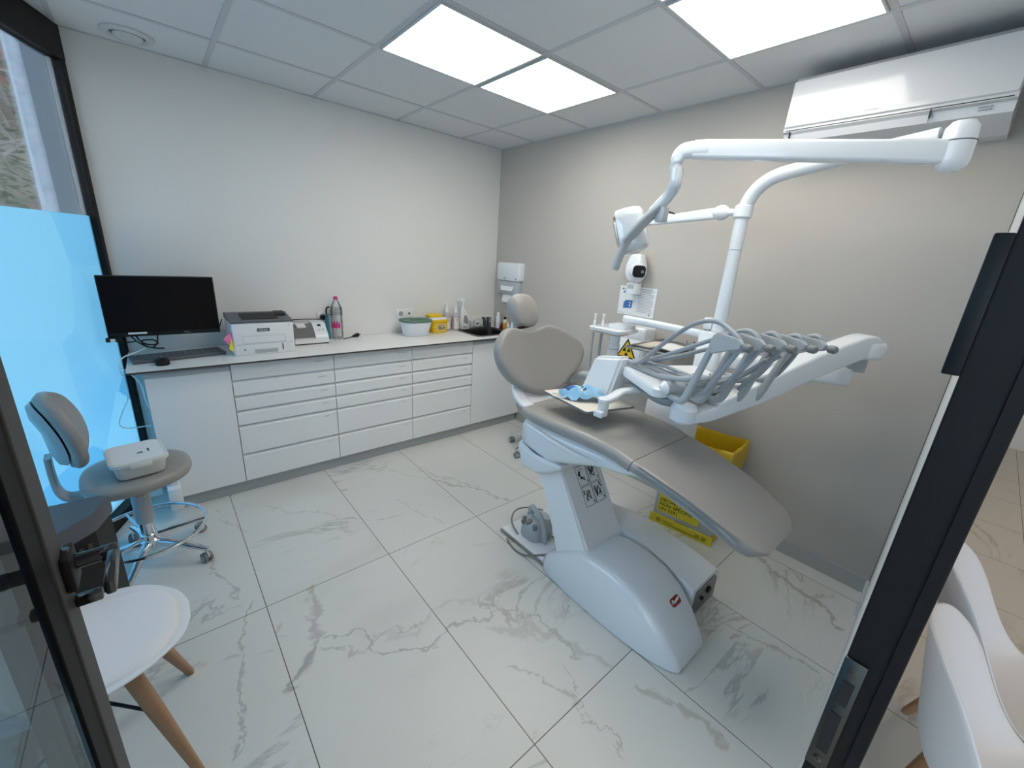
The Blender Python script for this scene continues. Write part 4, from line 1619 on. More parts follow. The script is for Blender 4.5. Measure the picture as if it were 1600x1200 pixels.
# swing arm from the post to the elbow
b = nb()
sweep(b, [(-.50, -2.50, 1.165), (-.41, -2.82, 1.175), (-.352, -3.03, 1.185)], rrect(0, 0, .09, .082, .02, 3), (0, 0, 1), 0)
obj('swing_arm', b, M['white2'], t, smooth=40)
b = nb()
lathe(b, (-.352, -3.04, 1.215), [(.036, 0), (.036, .06)], 20)
obj('elbow_neck', b, M['greypl'], t)
b = nb()
sweep(b, [(-.343, -3.068, 1.318), (-.372, -3.052, 1.332), (-.42, -3.024, 1.322), (-.60, -2.925, 1.243), (-.80, -2.822, 1.142), (-.90, -2.765, 1.092), (-.96, -2.725, 1.052), (-1.015, -2.69, 1.030), (-1.068, -2.655, 1.024)],
      rrect(0, 0, .085, .095, .011, 3), (0, 0, 1), 3, [(.9, .78), (1, 1), (1, 1.05), (1, 1.05), (1, 1.0), (1, .85), (1.05, .6), (1.1, .52), (1.15, .5)])
ba = obj('balanced_arm', b, M['white'], t, smooth=40)
b = nb()
loft(b, [[V(-.345, -3.066, 1.318) + V(.42, .22, 0).normalized() * 0 + d for d in [V(.87 * s_, -.48 * s_, 0) * 1 + V(0, 0, u_) for s_, u_ in rrect(0, 0, .07 * g, .088 * g, .028, 4)]] for g in (1, )] +
     [[V(-.345, -3.066, 1.318) + V(-.48, -.87, 0) * (-.052) + V(.87 * s_, -.48 * s_, u_) for s_, u_ in rrect(0, 0, .07, .088, .028, 4)]], caps=(True, True))
b.free()
b = nb()
c0 = V(-.352, -3.06, 1.315)
obox(b, c0, V(.88, -.475, 0), V(.475, .88, 0), (0, 0, 1), .10, .105, .082, .024, 4)
obj('elbow_cap', b, M['white2'], t)
b = nb()
lathe(b, (-1.072, -2.652, .994), [(.046, 0), (.055, .010), (.055, .060), (.048, .068), (.046, .084)], 24)
obj('head_pivot', b, M['white'], t)

# instrument head
b = nb()
rings = []
for (g, z) in ((-.03, 1.076), (0, 1.086), (0, 1.118), (-.016, 1.128)):
    ring = []
    for x, y in rrect(.20, .158, .42 + g, .30 + g, .03, 4):
        ring.append(D(x, y, z + .018 * max(0, (y - .06)) ** 1 / .24))
    rings.append(ring)
loft(b, rings)
hdm = obj('instrument_head', b, M['white'], t, smooth=40)
b = nb()
loft(b, [[D(x, y, z) for x, y in rrect(.17, .15, w_, d_, .05, 5)] for w_, d_, z in ((.20, .20, 1.028), (.27, .25, 1.045), (.33, .27, 1.0755))])
obj('head_underside', b, M['greypl'], t, smooth=50)
b = nb()
pts = [D(.035, .012, 1.128), D(.39, .012, 1.128)]
tube(b, pts, .0285, 18)
for k in range(5):
    tube(b, [D(.075 + .078 * k, .012, 1.128), D(.079 + .078 * k, .012, 1.128)], .0295, 18)
obj('silicone_pad', b, M['greypl'], t)
b = nb()
tube(b, [D(.012, .012, 1.1255), D(.034, .012, 1.128)], [.012, .030], 18)
obj('pad_end', b, M['white2'], t)
# control panel slab at the far end
B1, B2, T1, T2 = V(-1.035, -2.055, .925), V(-1.08, -2.27, .95), V(-1.02, -2.125, 1.15), V(-1.06, -2.315, 1.19)
tk = V(.115, -.015, .0)
b = nb()
vs = [b.verts.new(p) for p in (B1, B2, T2, T1, B1 + tk, B2 + tk, T2 + tk * .62, T1 + tk * .62)]
for f in ((0, 1, 2, 3), (7, 6, 5, 4), (0, 4, 5, 1), (1, 5, 6, 2), (2, 6, 7, 3), (3, 7, 4, 0)):
    b.faces.new([vs[i] for i in f])
bmesh.ops.bevel(b, geom=list(b.edges), offset=.014, segments=3, affect='EDGES')
obj('control_handle', b, M['white2'], t, smooth=40)
b = nb()
sweep(b, [(-.985, -2.215, 1.05), (-.99, -2.25, 1.07), D(.14, .27, 1.09)], rrect(0, 0, .07, .06, .02, 3), (0, 0, 1), 3)
obj('handle_neck', b, M['greypl'], t, smooth=40)

# five hose arms with their hoses and instruments
for k in range(5):
    a = .055 + .085 * k
    b = nb()
    sweep(b, [D(a, .03, 1.098), D(a, -.045, 1.096), D(a, -.082, 1.108), D(a, -.106, 1.15), D(a, -.15, 1.26), D(a, -.182, 1.345)],
          rrect(0, 0, .022, .020, .006, 3), tuple(LR), 4, [(1, 1), (1, 1), (1.25, 1), (1.35, 1), (1.1, 1), (1, 1)])
    wa = obj('hose_arm', b, M['greypl'], t, smooth=45)
    b = nb()
    prism(b, [D(a - .009, f_, z) for f_, z in ((-.165, 1.33), (-.182, 1.385), (-.20, 1.398), (-.30, 1.392), (-.317, 1.378), (-.312, 1.362), (-.25, 1.345), (-.19, 1.32))], LR * .018)
    bmesh.ops.bevel(b, geom=list(b.edges), offset=.003, segments=2, affect='EDGES')
    obj('arm_plate', b, M['greypl'], wa, smooth=40)
    b = nb()
    lathe(b, D(a, -.325, 1.372), [(.012, 0), (.014, .004), (.014, .02), (.010, .026), (0, .027)], 14, tuple(-LF))
    obj('end_knob', b, M['greydark'], wa)
    b = nb()
    p0 = D(.02 + .03 * k, .30, 1.165)
    hi = [.20, .075, .03, -.035, -.07][k]
    q = D(a + .012, -.17, 1.395 if k < 2 else 1.375)
    if k == 0:
        path = [p0, D(.03, .22, 1.185), D(.04, .08, 1.30), D(.05, -.06, 1.40), D(.065, -.16, 1.43), D(.075, -.24, 1.405), D(.08, -.28, 1.37), D(a + .02, -.25, 1.30), D(a + .025, -.17, 1.18), D(a + .03, -.10, 1.13)]
    elif k < 3:
        path = [p0, p0 + (q - p0) * .3 + V(0, 0, -.012), p0 + (q - p0) * .7 + V(0, 0, -.005), q, D(a + .018, -.24, 1.405), D(a + .022, -.275, 1.36), D(a + .022, -.22, 1.27), D(a + .024, -.14, 1.17)]
    else:
        path = [p0, D(.06 + .03 * k, .15, 1.16 - .01 * (k - 2)), D(.02 + a, -.02, 1.165), D(a + .02, -.12, 1.21), D(a + .02, -.18, 1.30), D(a + .02, -.215, 1.385), D(a + .02, -.265, 1.40), D(a + .022, -.28, 1.36)]
    tube(b, path, .0088, 10, 7)
    obj('hose', b, M['greyhose'], wa)
    b = nb()
    tube(b, [D(a + .002, .10, 1.160), D(a + .004, .0, 1.172), D(a + .008, -.085, 1.195), D(a + .012, -.13, 1.225)], [.006, .011, .0125, .010], 12, 4)
    obj('handpiece', b, M['greypl'], wa)
# extra hose sagging low in front of the arms
b = nb()
tube(b, [D(.02, .30, 1.16), D(.05, .18, 1.15), D(.11, .02, 1.145), D(.16, -.08, 1.17), D(.22, -.15, 1.22), D(.28, -.2, 1.30)], .0085, 10, 7)
obj('low_hose', b, M['greyhose'], t)
for k, (dz, da) in enumerate(((-.006, .03), (.012, .06))):
    b = nb()
    tube(b, [D(.03 + da * .4, .30, 1.172), D(.06 + da, .19, 1.165 + dz), D(.12 + da, .03, 1.155 + dz), D(.17 + da, -.07, 1.18 + dz), D(.23 + da, -.14, 1.235 + dz), D(.29 + da, -.19, 1.315)], .0085, 10, 7)
    obj('low_hose', b, M['greyhose'], t)

# tray bracket
b = nb()
sweep(b, [D(.06, .20, 1.06), (-1.10, -2.37, 1.045), (-1.17, -2.375, 1.035), (-1.215, -2.366, 1.022)], rrect(0, 0, .045, .026, .01, 3), (0, 0, 1), 5)
obj('tray_arm', b, M['white'], t, smooth=40)
b = nb()
lathe(b, (-1.226, -2.364, .955), [(.022, 0), (.024, .003), (.024, .06), (.027, .064), (.027, .078), (.02, .083)], 20)
box(b, -1.272, -1.248, -2.392, -2.348, .956, .984, .004)
obj('tray_post', b, M['white'], t)

# assistant side: arm, holder, hoses
b = nb()
sweep(b, [(-.505, -2.42, 1.277), (-.505, -2.15, 1.285), (-.505, -1.93, 1.288)], rrect(0, 0, .05, .042, .014, 3), (0, 0, 1))
obj('assistant_arm', b, M['white'], t, smooth=40)
b = nb()
loft(b, [[(x, y, z) for x, y in rrect(-.53, -1.875, w_, d_, .035, 5)] for w_, d_, z in ((.15, .17, 1.188), (.22, .235, 1.205), (.225, .24, 1.222), (.21, .225, 1.228))])
loft(b, [[(x, y, z) for x, y in rrect(-.51, -1.92, w_, d_, .02, 4)] for w_, d_, z in ((.13, .13, 1.2285), (.125, .125, 1.25))])
obj('assistant_holder', b, M['white'], t, smooth=40)
b = nb()
lathe(b, (-.56, -1.915, .80), [(.03, 0), (.03, .30), (.034, .302), (.034, .33), (.03, .332), (.035, .387)], 20)
obj('holder_post', b, M['white'], t)
b = nb()
lathe(b, (-.56, -1.915, 1.10), [(.0305, 0), (.0345, .001), (.0345, .004), (.0305, .005)], 20)
obj('post_ring', b, M['greydark'], t)
for x, y, r, mm in ((-.615, -1.79, .007, 'greypl'), (-.585, -1.83, .0085, 'greyhose')):
    b = nb()
    tube(b, [(x, y, 1.187), (x, y, 1.05), (x + .01, y - .01, .90), (x + .06, y - .05, .78), (x + .14, y - .15, .72)], r, 10, 5)
    obj('suction_hose', b, M[mm], t)
    b = nb()
    lathe(b, (x, y, 1.229), [(.008, 0), (.008, .03), (.0055, .032), (.0055, .062), (.008, .064), (.008, .075), (0, .076)], 14)
    obj('suction_tip', b, M['white2'], t)

# instrument tray and what lies on it
t = thing('instrument_tray', 'square instrument tray lined with cream paper above the chair seat', 'tray', (-1.11, -2.2, .985))
tq = [V(-1.285, -2.055, .987), V(-1.335, -2.345, .987), V(-1.065, -2.425, .987), V(-1.005, -2.13, .987)]
tq = [V(-1.225, -1.995, .962), V(-1.275, -2.315, .962), V(-1.005, -2.39, .962), V(-.945, -2.08, .962)]
tc = sum(tq, Vector()) / 4
b = nb()
def rq(f, z, dz=0):
    out_ = []
    for i in range(4):
        p, pa, pb = tq[i], tq[i - 1], tq[(i + 1) % 4]
        for s_ in (.06, .025, 0):
            if s_:
                out_.append(p + (pa - p) * s_)
        out_ += [p + (pa - p).normalized() * .004 + (pb - p).normalized() * .004]
        for s_ in (.025, .06):
            out_.append(p + (pb - p) * s_)
    return [tc + (q - tc) * f + V(0, 0, z) for q in out_]
loft(b, [rq(.97, -.012), rq(1.0, -.010), rq(1.0, .0), rq(.97, .0), rq(.95, -.007)], caps=(True, True))
obj('pan', b, M['greydark'], t, smooth=0)
b = nb()
loft(b, [rq(1.012, .0006), rq(1.012, .0018)])
obj('paper_liner', b, M['cream'], t, smooth=0)

t = thing('face_mask', 'crumpled pale blue face mask bundle lying on the cream tray', 'face mask', (-1.165, -2.16, .965))
b = nb()
rnd = random.Random(11)
nx_, ny_ = 18, 14
mx_, my_ = V(.62, -.78, 0).normalized(), V(.78, .62, 0).normalized()
mc = V(-1.155, -2.185, .966)
g = []
for i in range(nx_ + 1):
    row = []
    for k in range(ny_ + 1):
        u_, v_ = i / nx_ * 2 - 1, k / ny_ * 2 - 1
        wv_ = 1 - .35 * u_ * u_
        hgt = .034 * max(0, 1 - (u_ * u_ * .8 + v_ * v_ * .7)) + .010 * math.sin(7 * v_ + 2 * u_) * (1 - abs(u_) * .4) + .006 * math.sin(11 * u_ + 3 * v_) + .012
        hgt = max(.0015, hgt * 1.25 + rnd.uniform(-.006, .006))
        row.append(b.verts.new(mc + mx_ * (u_ * .105 + .012 * math.sin(5 * v_)) + my_ * (v_ * .055 * wv_ + .006 * math.sin(4 * u_)) + V(0, 0, hgt)))
    g.append(row)
for i in range(nx_):
    for k in range(ny_):
        b.faces.new((g[i][k], g[i + 1][k], g[i + 1][k + 1], g[i][k + 1]))
r_ = bmesh.ops.extrude_face_region(b, geom=b.faces[:])
for v_ in r_['geom']:
    if isinstance(v_, bmesh.types.BMVert):
        v_.co.z = max(mc.z + .0005, v_.co.z - .0015)
obj('mask_cloth', b, M['paleblue'], t, smooth=35)
b = nb()
tube(b, [mc + mx_ * -.09 + V(0, 0, .006), mc + mx_ * -.13 + my_ * .03 + V(0, 0, .004), mc + mx_ * -.15 + V(0, 0, .004), mc + mx_ * -.12 + my_ * -.035 + V(0, 0, .004), mc + mx_ * -.08 + my_ * -.03 + V(0, 0, .006)], .0022, 6, 6)
obj('ear_loop', b, M['paper'], t)
b = nb()
sphere(b, mc + mx_ * -.052 + my_ * -.004 + V(0, 0, .040), .028, .028, .02)
obj('cotton_wad', b, M['deepblue'], t)
b = nb()
obox(b, mc + mx_ * .0 + my_ * -.022 + V(0, 0, .047), mx_, my_, (0, 0, 1), .045, .02, .006, .002)
obox(b, mc + mx_ * -.02 + my_ * .0 + V(0, 0, .054), my_, mx_, (0, 0, 1), .035, .015, .004, .001)
obj('paper_scrap', b, M['paper'], t)
b = nb()
tube(b, [mc + mx_ * .002 + my_ * -.03 + V(0, 0, .053), mc + mx_ * .014 + my_ * -.018 + V(0, 0, .055), mc + mx_ * .010 + my_ * -.004 + V(0, 0, .055), mc + mx_ * -.004 + my_ * .006 + V(0, 0, .058)], .0035, 7, 5)
obj('dark_tie', b, M['ink'], t)

# ================================================================== operating lamp
t = thing('operating_lamp', 'white dental operating lamp on a tall bent pole and jointed arm', 'operating lamp', (-.5, -2.485, 1.305))
b = nb()
path = [V(-.5, -2.485, 1.3045), V(-.5, -2.485, 1.45), V(-.5, -2.485, 1.65), V(-.5, -2.485, 1.83), V(-.502, -2.497, 1.915), V(-.507, -2.535, 1.975), V(-.515, -2.60, 2.012), V(-.53, -2.70, 2.03), V(-.56, -2.90, 2.055), V(-.592, -3.10, 2.078)]
tube(b, path, [.033, .032, .030, .030, .031, .031, .030, .029, .027, .025], 18, 5)
obj('pole', b, M['white'], t, smooth=60)
b = nb()
for z in (1.70, 1.845):
    lathe(b, (-.5, -2.485, z), [(.0296, 0), (.0312, .001), (.0312, .0025), (.0296, .0035)], 20)
obj('pole_seam', b, M['greypl'], t)
b = nb()
lathe(b, (-.5, -2.44, 1.335), [(.0, -.012), (.03, -.01), (.034, 0), (.03, .03), (0, .034)], 16, (-.3, .95, 0))
obj('pole_knob', b, M['white2'], t)
b = nb()
lathe(b, (-.6, -3.15, 1.985), [(0, -.028), (.024, -.024), (.038, -.012), (.044, .008), (.044, .062), (.0425, .064), (.044, .066), (.042, .105), (.03, .122), (0, .126)], 24)
obj('arm_joint', b, M['white'], t)
b = nb()
lathe(b, (-.6, -3.15, 2.0475), [(.0443, 0), (.0448, .0008), (.0448, .0022), (.0443, .003)], 24)
obj('joint_seam', b, M['gap'], t)
b = nb()
ad_ = (V(-.95, -2.43, 2.052) - V(-.6, -3.15, 2.018)).normalized()
a0, a1 = V(-.6, -3.15, 2.018) + ad_ * .02, V(-.95, -2.43, 2.052)
sweep(b, [a0, a0 + (a1 - a0) * .16, a0 + (a1 - a0) * .2, a0 + (a1 - a0) * .94, a1], rrect(0, 0, .062, .074, .014, 3), (0, 0, 1), 0, [(.9, 1.0), (1, 1.02), (.92, .95), (.82, .92), (.8, .86)])
am = obj('balanced_arm', b, M['white'], t, smooth=40)
sd = ad_.cross(V(0, 0, 1)).normalized()
b = nb()
sweep(b, [a0 + (a1 - a0) * .93 + V(0, 0, .003), a1, a1 + V(-.02, .035, -.008), a1 + V(-.028, .05, -.04), a1 + V(-.02, .05, -.075)], rrect(0, 0, .056, .062, .024, 4), (0, 0, 1), 4, [(1, 1), (1, 1), (1, .95), (.85, .8), (.7, .7)])
obj('arm_head', b, M['white'], t, smooth=50)
b = nb()
tube(b, [V(-.975, -2.385, 1.985), V(-.97, -2.385, 1.93), V(-.955, -2.36, 1.895), V(-.952, -2.315, 1.85), V(-.953, -2.29, 1.828)], [.026, .026, .025, .0255, .024], 16, 5)
obj('yoke_stem', b, M['lampcover'], t)
b = nb()
box(b, -.972, -.93, -2.356, -2.314, 1.785, 1.845, .006)
obj('yoke_switch', b, M['greypl'], t)
b = nb()
sweep(b, [(-.96, -2.33, 1.845), (-.985, -2.275, 1.785), (-.995, -2.225, 1.725), (-.995, -2.205, 1.700)], rrect(0, 0, .022, .060, .008, 3), (1, -.2, .1), 4)
obj('yoke', b, M['greypl'], t, smooth=45)
b = nb()
sweep(b, [(-.992, -2.213, 1.712), (-.998, -2.187, 1.655), (-1.0, -2.165, 1.575)], rrect(0, 0, .026, .040, .012, 4), (1, -.2, .1), 4)
obj('grip', b, M['greypl'], t, smooth=45)
# lamp head: a rounded shield seen from its side
hn = V(-.40, .80, -.30).normalized()       # light direction
hu = V(-.10, .30, .95)
hu = (hu - hn * hu.dot(hn)).normalized()
hs = hu.cross(hn).normalized()
hc = V(-.925, -2.155, 1.748)
b = nb()
rings = []
for f_, dd in ((.55, -.085), (.80, -.075), (.95, -.05), (1.0, -.015), (1.0, .02), (.97, .032)):
    rings.append([hc + hs * x * f_ + hu * y * (f_ * .5 + .5) + hn * dd for x, y in rrect(0, 0, .16, .205, .05, 6)])
loft(b, rings)
lh = obj('lamp_head', b, M['lampcover'], t, smooth=50)
b = nb()
rings = []
for f_, dd in ((.93, .0325), (.90, .043), (.6, .052), (.1, .055)):
    rings.append([hc + hs * x * f_ + hu * y * f_ + hn * dd for x, y in rrect(0, 0, .16, .205, .05, 6)])
loft(b, rings)
obj('lamp_lens', b, M['clear'], t, smooth=50)
b = nb()
tube(b, [(-.945, -2.335, 1.825), (-.93, -2.355, 1.828), (-.92, -2.378, 1.82)], .003, 6, 4)
obj('lamp_wire', b, M['black'], t)
# second arm on the pole, pointing to the corner
b = nb()
lathe(b, (-.5, -2.485, 1.84), [(.031, 0), (.040, .008), (.040, .055), (.031, .063)], 20)
obj('clamp_ring', b, M['white'], t)
b = nb()
tube(b, [(-.497, -2.45, 1.872), (-.495, -2.405, 1.872)], .016, 12)
sphere(b, (-.495, -2.38, 1.872), .036, .042, .036)
obj('side_joint', b, M['white'], t)
b = nb()
sweep(b, [(-.495, -2.385, 1.870), (-.495, -2.34, 1.868), (-.495, -2.03, 1.842), (-.495, -1.95, 1.835)], rrect(0, 0, .04, .052, .009, 3), (0, 0, 1), 0, [(1, 1), (1, 1), (.9, .8), (.85, .75)])
obj('side_arm', b, M['white'], t, smooth=40)

# ================================================================== on the grey wall
t = thing('air_conditioner', 'white wall air conditioner under the ceiling above the lamp arm', 'air conditioner', (0, -2.84, 2.3))
y0, y1 = -3.225, -2.475
b = nb()
pr = [(-.0005, 2.498), (-.16, 2.500), (-.20, 2.474), (-.212, 2.30), (-.212, 2.262), (-.195, 2.256), (-.188, 2.222), (-.06, 2.172), (-.0005, 2.168)]
prism(b, [(x, y0, z) for x, z in pr], (0, y1 - y0, 0))
acb = obj('casing', b, M['ac'], t, smooth=15)
b = nb()
prism(b, [(x, y0 + .004, z) for x, z in [(-.2005, 2.476), (-.205, 2.474), (-.2185, 2.30), (-.2185, 2.283), (-.2135, 2.278), (-.2125, 2.30)]], (0, y1 - y0 - .008, 0))
obj('front_panel', b, M['ac'], t, smooth=0)
b = nb()
box(b, -.2135, -.2122, y0 + .01, y1 - .01, 2.2655, 2.2685)
box(b, -.2125, -.1985, -3.0, -2.997, 2.235, 2.2653)
box(b, -.2125, -.1985, -2.505, -2.502, 2.235, 2.2653)
obj('flap_seam', b, M['ink'], t, smooth=0)
b = nb()
prism(b, [(x, -2.995, z) for x, z in [(-.2122, 2.262), (-.1955, 2.253), (-.19, 2.227), (-.1875, 2.2205), (-.192, 2.2205), (-.2, 2.25)]], (0, .488, 0))
obj('air_flap', b, M['ac'], t, smooth=0)
b = nb()
for z in (2.247, 2.238):
    box(b, -.1975, -.1935, -3.162, -3.13, z, z + .002)
lathe(b, (-.1965, -3.165, 2.248), [(.003, 0), (.003, .002), (0, .002)], 10, (-1, 0, 0))
lathe(b, (-.1945, -3.165, 2.239), [(.003, 0), (.003, .002), (0, .002)], 10, (-1, 0, 0))
obj('indicator', b, M['greyink'], t, smooth=0)
b = nb()
yy, zz = Vector((0, -1, 0)), Vector((.012, 0, .17)).normalized()
decal(b, (-.2187, -2.775, 2.296), yy, V(-.075, 0, 1), [(.0, .0, .006, .007), (.009, .001, .05, .006)], .0004)
obj('faint_logo', b, M['trimw'], t, smooth=0)

t = thing('security_camera', 'small white security camera with black face on the grey wall', 'camera', (0, -1.68, 1.45))
b = nb()
box(b, -.03, -.0005, -1.715, -1.655, 1.37, 1.56, .008)
loft(b, [[(x, y, z) for x, y in rrect(-.055, -1.685, w_, w_, .03, 5)] for w_, z in ((.084, 1.374), (.09, 1.380), (.09, 1.448))])
obj('bracket', b, M['white2'], t, smooth=40)
b = nb()
rings = []
for w_, d_, z in ((.07, .06, 1.4485), (.115, .09, 1.475), (.145, .105, 1.515), (.145, .105, 1.57), (.115, .10, 1.61), (.09, .08, 1.645)):
    rings.append([(x, y, z) for x, y in rrect(-.066, -1.69, d_, w_, d_ * .42, 6)])
loft(b, rings)
obj('housing', b, M['white'], t, smooth=60)
cdir = V(-.62, -.76, -.05).normalized()
cs = V(0, 0, 1).cross(cdir).normalized()
cu_ = cdir.cross(cs)
cc = V(-.065, -1.69, 1.535)
b = nb()
loft(b, [[cc + cs * x * g + cu_ * y * g + cdir * dd for x, y in rrect(0, 0, .108, .10, .04, 5)] for g, dd in ((1.0, .025), (1, .066), (.92, .074))])
obj('eye_housing', b, M['white'], t, smooth=40)
b = nb()
loft(b, [[cc + cs * x * g + cu_ * y * g + cdir * dd for x, y in rrect(0, 0, .090, .080, .026, 5)] for g, dd in ((1.0, .0745), (.97, .078))])
fa = obj('face', b, M['black'], t, smooth=40)
b = nb()
lathe(b, cc + cdir * .0782 + cs * .022, [(.011, 0), (.011, .0016), (.0085, .0016), (.008, .0004), (0, .0006)], 18, tuple(cdir))
obj('lens', b, M['greydark'], fa)
b = nb()
box(b, -.1035, -.1002, -1.712, -1.665, 1.412, 1.442)
obj('slot', b, M['greypl'], t, smooth=0)
t.location.z += .03
t.location.y += .022

t = thing('radiation_notice', 'white radiation safety sheet with blue room plan pinned on the grey wall', 'poster', (0, -1.67, 1.35))
b = nb()
box(b, -.0035, -.0008, -1.822, -1.518, 1.246, 1.452)
ps = obj('sheet', b, M['paper'], t, smooth=0)
po, pyd, pzd = V(-.0035, -1.518, 1.246), V(0, -1, 0), V(0, 0, 1)
b = nb()
def tri(cx_, cy_, s_, up=1):
    return [(cx_ - s_, cy_ - s_ * .6 * up), (cx_ + s_, cy_ - s_ * .6 * up), (cx_, cy_ + s_ * up)]
decal(b, po, pyd, pzd, [tri(.028, .185, .011), tri(.052, .187, .011), tri(.040, .164, .011)], .0004)
obj('radiation_symbol', b, M['blueink'], ps, smooth=0)
b = nb()
decal(b, po, pyd, pzd, [[(.045, .045), (.118, .052), (.120, .108), (.062, .106), (.046, .09)]], .0004)
pl_ = obj('room_plan', b, M['blueink'], ps, smooth=0)
b = nb()
decal(b, po, pyd, pzd, [(.094, .062, .104, .076), tri(.099, .09, .008)], .0012)
obj('plan_door', b, M['paper'], pl_, smooth=0)
b = nb()
rc = []
yv = .192
for k in range(16):
    hh_ = .0045 if k in (0, 1, 2) else .0028
    x0_, x1_ = (.165, .285) if k % 3 else (.16, .27 + .02 * (k % 2))
    if k == 2:
        x0_, x1_ = .19, .26
    rc.append((x0_, yv, x1_, yv + hh_))
    yv -= .0115 if k < 3 else .0105
decal(b, po, pyd, pzd, rc, .0004)
obj('text_block', b, M['greyink'], ps, smooth=0)
b = nb()
rc = [(.012, .010, .026, .014), (.03, .010, .06, .012), (.09, .012, .125, .014), (.262, .012, .275, .026)]
decal(b, po, pyd, pzd, rc, .0004)
obj('footer_print', b, M['greyink'], ps, smooth=0)

t = thing('xray_control_box', 'white wall box with yellow radiation warning triangle behind the holder', 'control box', (0, -1.75, 1.0))
b = nb()
loft(b, [[(-.0005, y, z) for y, z in rrect(-1.73, .965, .30, .19, .02, 4)], [(-.15, y, z) for y, z in rrect(-1.73, .965, .30, .19, .02, 4)], [(-.16, y, z) for y, z in rrect(-1.73, .965, .28, .17, .02, 4)]])
loft(b, [[(-.0005, y, z) for y, z in rrect(-1.775, 1.125, .17, .125, .02, 4)], [(-.13, y, z) for y, z in rrect(-1.775, 1.125, .17, .125, .02, 4)], [(-.14, y, z) for y, z in rrect(-1.775, 1.125, .15, .105, .02, 4)]])
obj('housing', b, M['white'], t, smooth=40)
wo = V(-.161, -1.665, 1.012)
b = nb()
box(b, -.165, -.1605, -1.86, -1.65, .9, 1.105, .002)
obj('sign_plate', b, M['white2'], t)
b = nb()
decal(b, (-.165, -1.672, .965), pyd, pzd, [[(0, 0), (.165, 0), (.0825, .142)]], .0006)
tr_ = obj('warning_triangle', b, M['ink'], t, smooth=0)
b = nb()
decal(b, (-.165, -1.672, .965), pyd, pzd, [[(.018, .010), (.147, .010), (.0825, .121)]], .0015)
obj('triangle_field', b, M['yellow'], tr_, smooth=0)
b = nb()
for a_ in (90, 210, 330):
    pts = [(.0825 + .008 * math.cos(math.radians(a_ - 180 + q)), .046 + .008 * math.sin(math.radians(a_ - 180 + q))) for q in (-30, 30)]
    pts += [(.0825 + .032 * math.cos(math.radians(a_ - 180 + q)), .046 + .032 * math.sin(math.radians(a_ - 180 + q))) for q in (30, 10, -10, -30)]
    decal(b, (-.165, -1.672, .965), pyd, pzd, [pts], .0024)
obj('trefoil', b, M['ink'], tr_, smooth=0)
text('sign_text', 'RAYONS X', .02, (-.165, -1.70, .93), pyd, pzd, M['greyink'], t, .0003)

t = thing('document_tray', 'wire framed tray with loose white papers behind the unit hoses', 'tray', (-.36, -2.15, 1.12))
dq = [V(-.535, -1.985, 1.128), V(-.06, -1.955, 1.128), V(-.06, -2.30, 1.128), V(-.50, -2.285, 1.128)]
b = nb()
tube(b, dq + [dq[0]], .008, 8)
obj('rim', b, M['steel'], t)
b = nb()
prism(b, [q + (sum(dq, Vector()) / 4 - q) * .015 - V(0, 0, .004) for q in dq], (0, 0, -.004))
obj('pan', b, M['greydark'], t, smooth=0)
b = nb()
tube(b, [(-.08, -2.12, 1.118), (-.0005, -2.12, 1.118)], .012, 10)
obj('wall_bracket', b, M['steel'], t)
for k, (nm, x, y, a_, w_, l_, z, lab, mm) in enumerate((
        ('paper_sheet', -.30, -2.06, .2, .21, .26, 1.1255, 'large white paper sheet at the back of the wire tray', 'cream'),
        ('paper_sheet', -.33, -2.17, -.35, .15, .22, 1.130, 'curled white paper sheet at the front of the wire tray', 'paper'))):
    b = nb()
    g0 = []
    for i in range(9):
        u_ = i / 8 - .5
        row = []
        for v_ in (-.5, .5):
            p = V(x + (u_ * l_) * math.cos(a_) - v_ * w_ * math.sin(a_), y + (u_ * l_) * math.sin(a_) + v_ * w_ * math.cos(a_), z + .012 * k * (1 + math.sin(7 * u_)) * .7 + .003)
            row.append(p)
        g0.append(row)
    loft(b, [[r[0], r[1], r[1] + V(0, 0, .0008), r[0] + V(0, 0, .0008)] for r in g0])
    tag(obj(nm, b, M[mm], smooth=60), lab, 'paper', 'papers in the wire tray')
t = thing('glass_cup', 'small clear cup standing in the wire tray near the white post', 'cup', (-.22, -2.2, 1.128))
b = nb()
lathe(b, (-.24, -2.235, 1.1265), [(.022, 0), (.027, .055), (.0262, .055), (.0215, .002), (0, .002)], 20)
obj('cup_body', b, M['clear'], t)

# ================================================================== yellow bin
t = thing('waste_carton', 'white and yellow clinical waste carton with yellow bag against the grey wall', 'waste box', (-.18, -2.45, 0))
q0, q1, q2 = V(-.368, -2.262, 0), V(-.318, -2.628, 0), V(-.040, -2.610, 0)
q3 = V(-.085, -2.235, 0)
cq = [q0, q1, q2, q3]
ctr = sum(cq, Vector()) / 4
HB = .52
b = nb()
loft(b, [[ctr + (p - ctr) * .985 + V(0, 0, .002) for p in cq], [ctr + (p - ctr) * .985 + V(0, 0, HB) for p in cq]], caps=(True, False))
bmesh.ops.solidify(b, geom=b.faces[:], thickness=.003)
obj('carton', b, M['paper'], t, smooth=0)
fx_ = (q1 - q0).normalized()
o0 = ctr + (q0 - ctr) * .985
FL = (q1 - q0).length * .985
b = nb()
decal(b, o0 - fx_ * .010, fx_, pzd, [(-.004, .002, FL + .022, .058)], .004, .012)
strip = obj('yellow_skirt', b, M['yellowcard'], t, smooth=0)
b = nb()
decal(b, o0, fx_, pzd, [(.022, .084, FL - .085, .46)], .001)
pan = obj('yellow_panel', b, M['yellowcard'], t, smooth=0)
sx2 = (q2 - q1).normalized()
b = nb()
decal(b, ctr + (q1 - ctr) * .985, sx2, pzd, [(.02, .002, (q2 - q1).length - .02, .058), (.03, .12, .2, .46)], .0015, .002)
obj('side_print', b, M['yellowcard'], t, smooth=0)
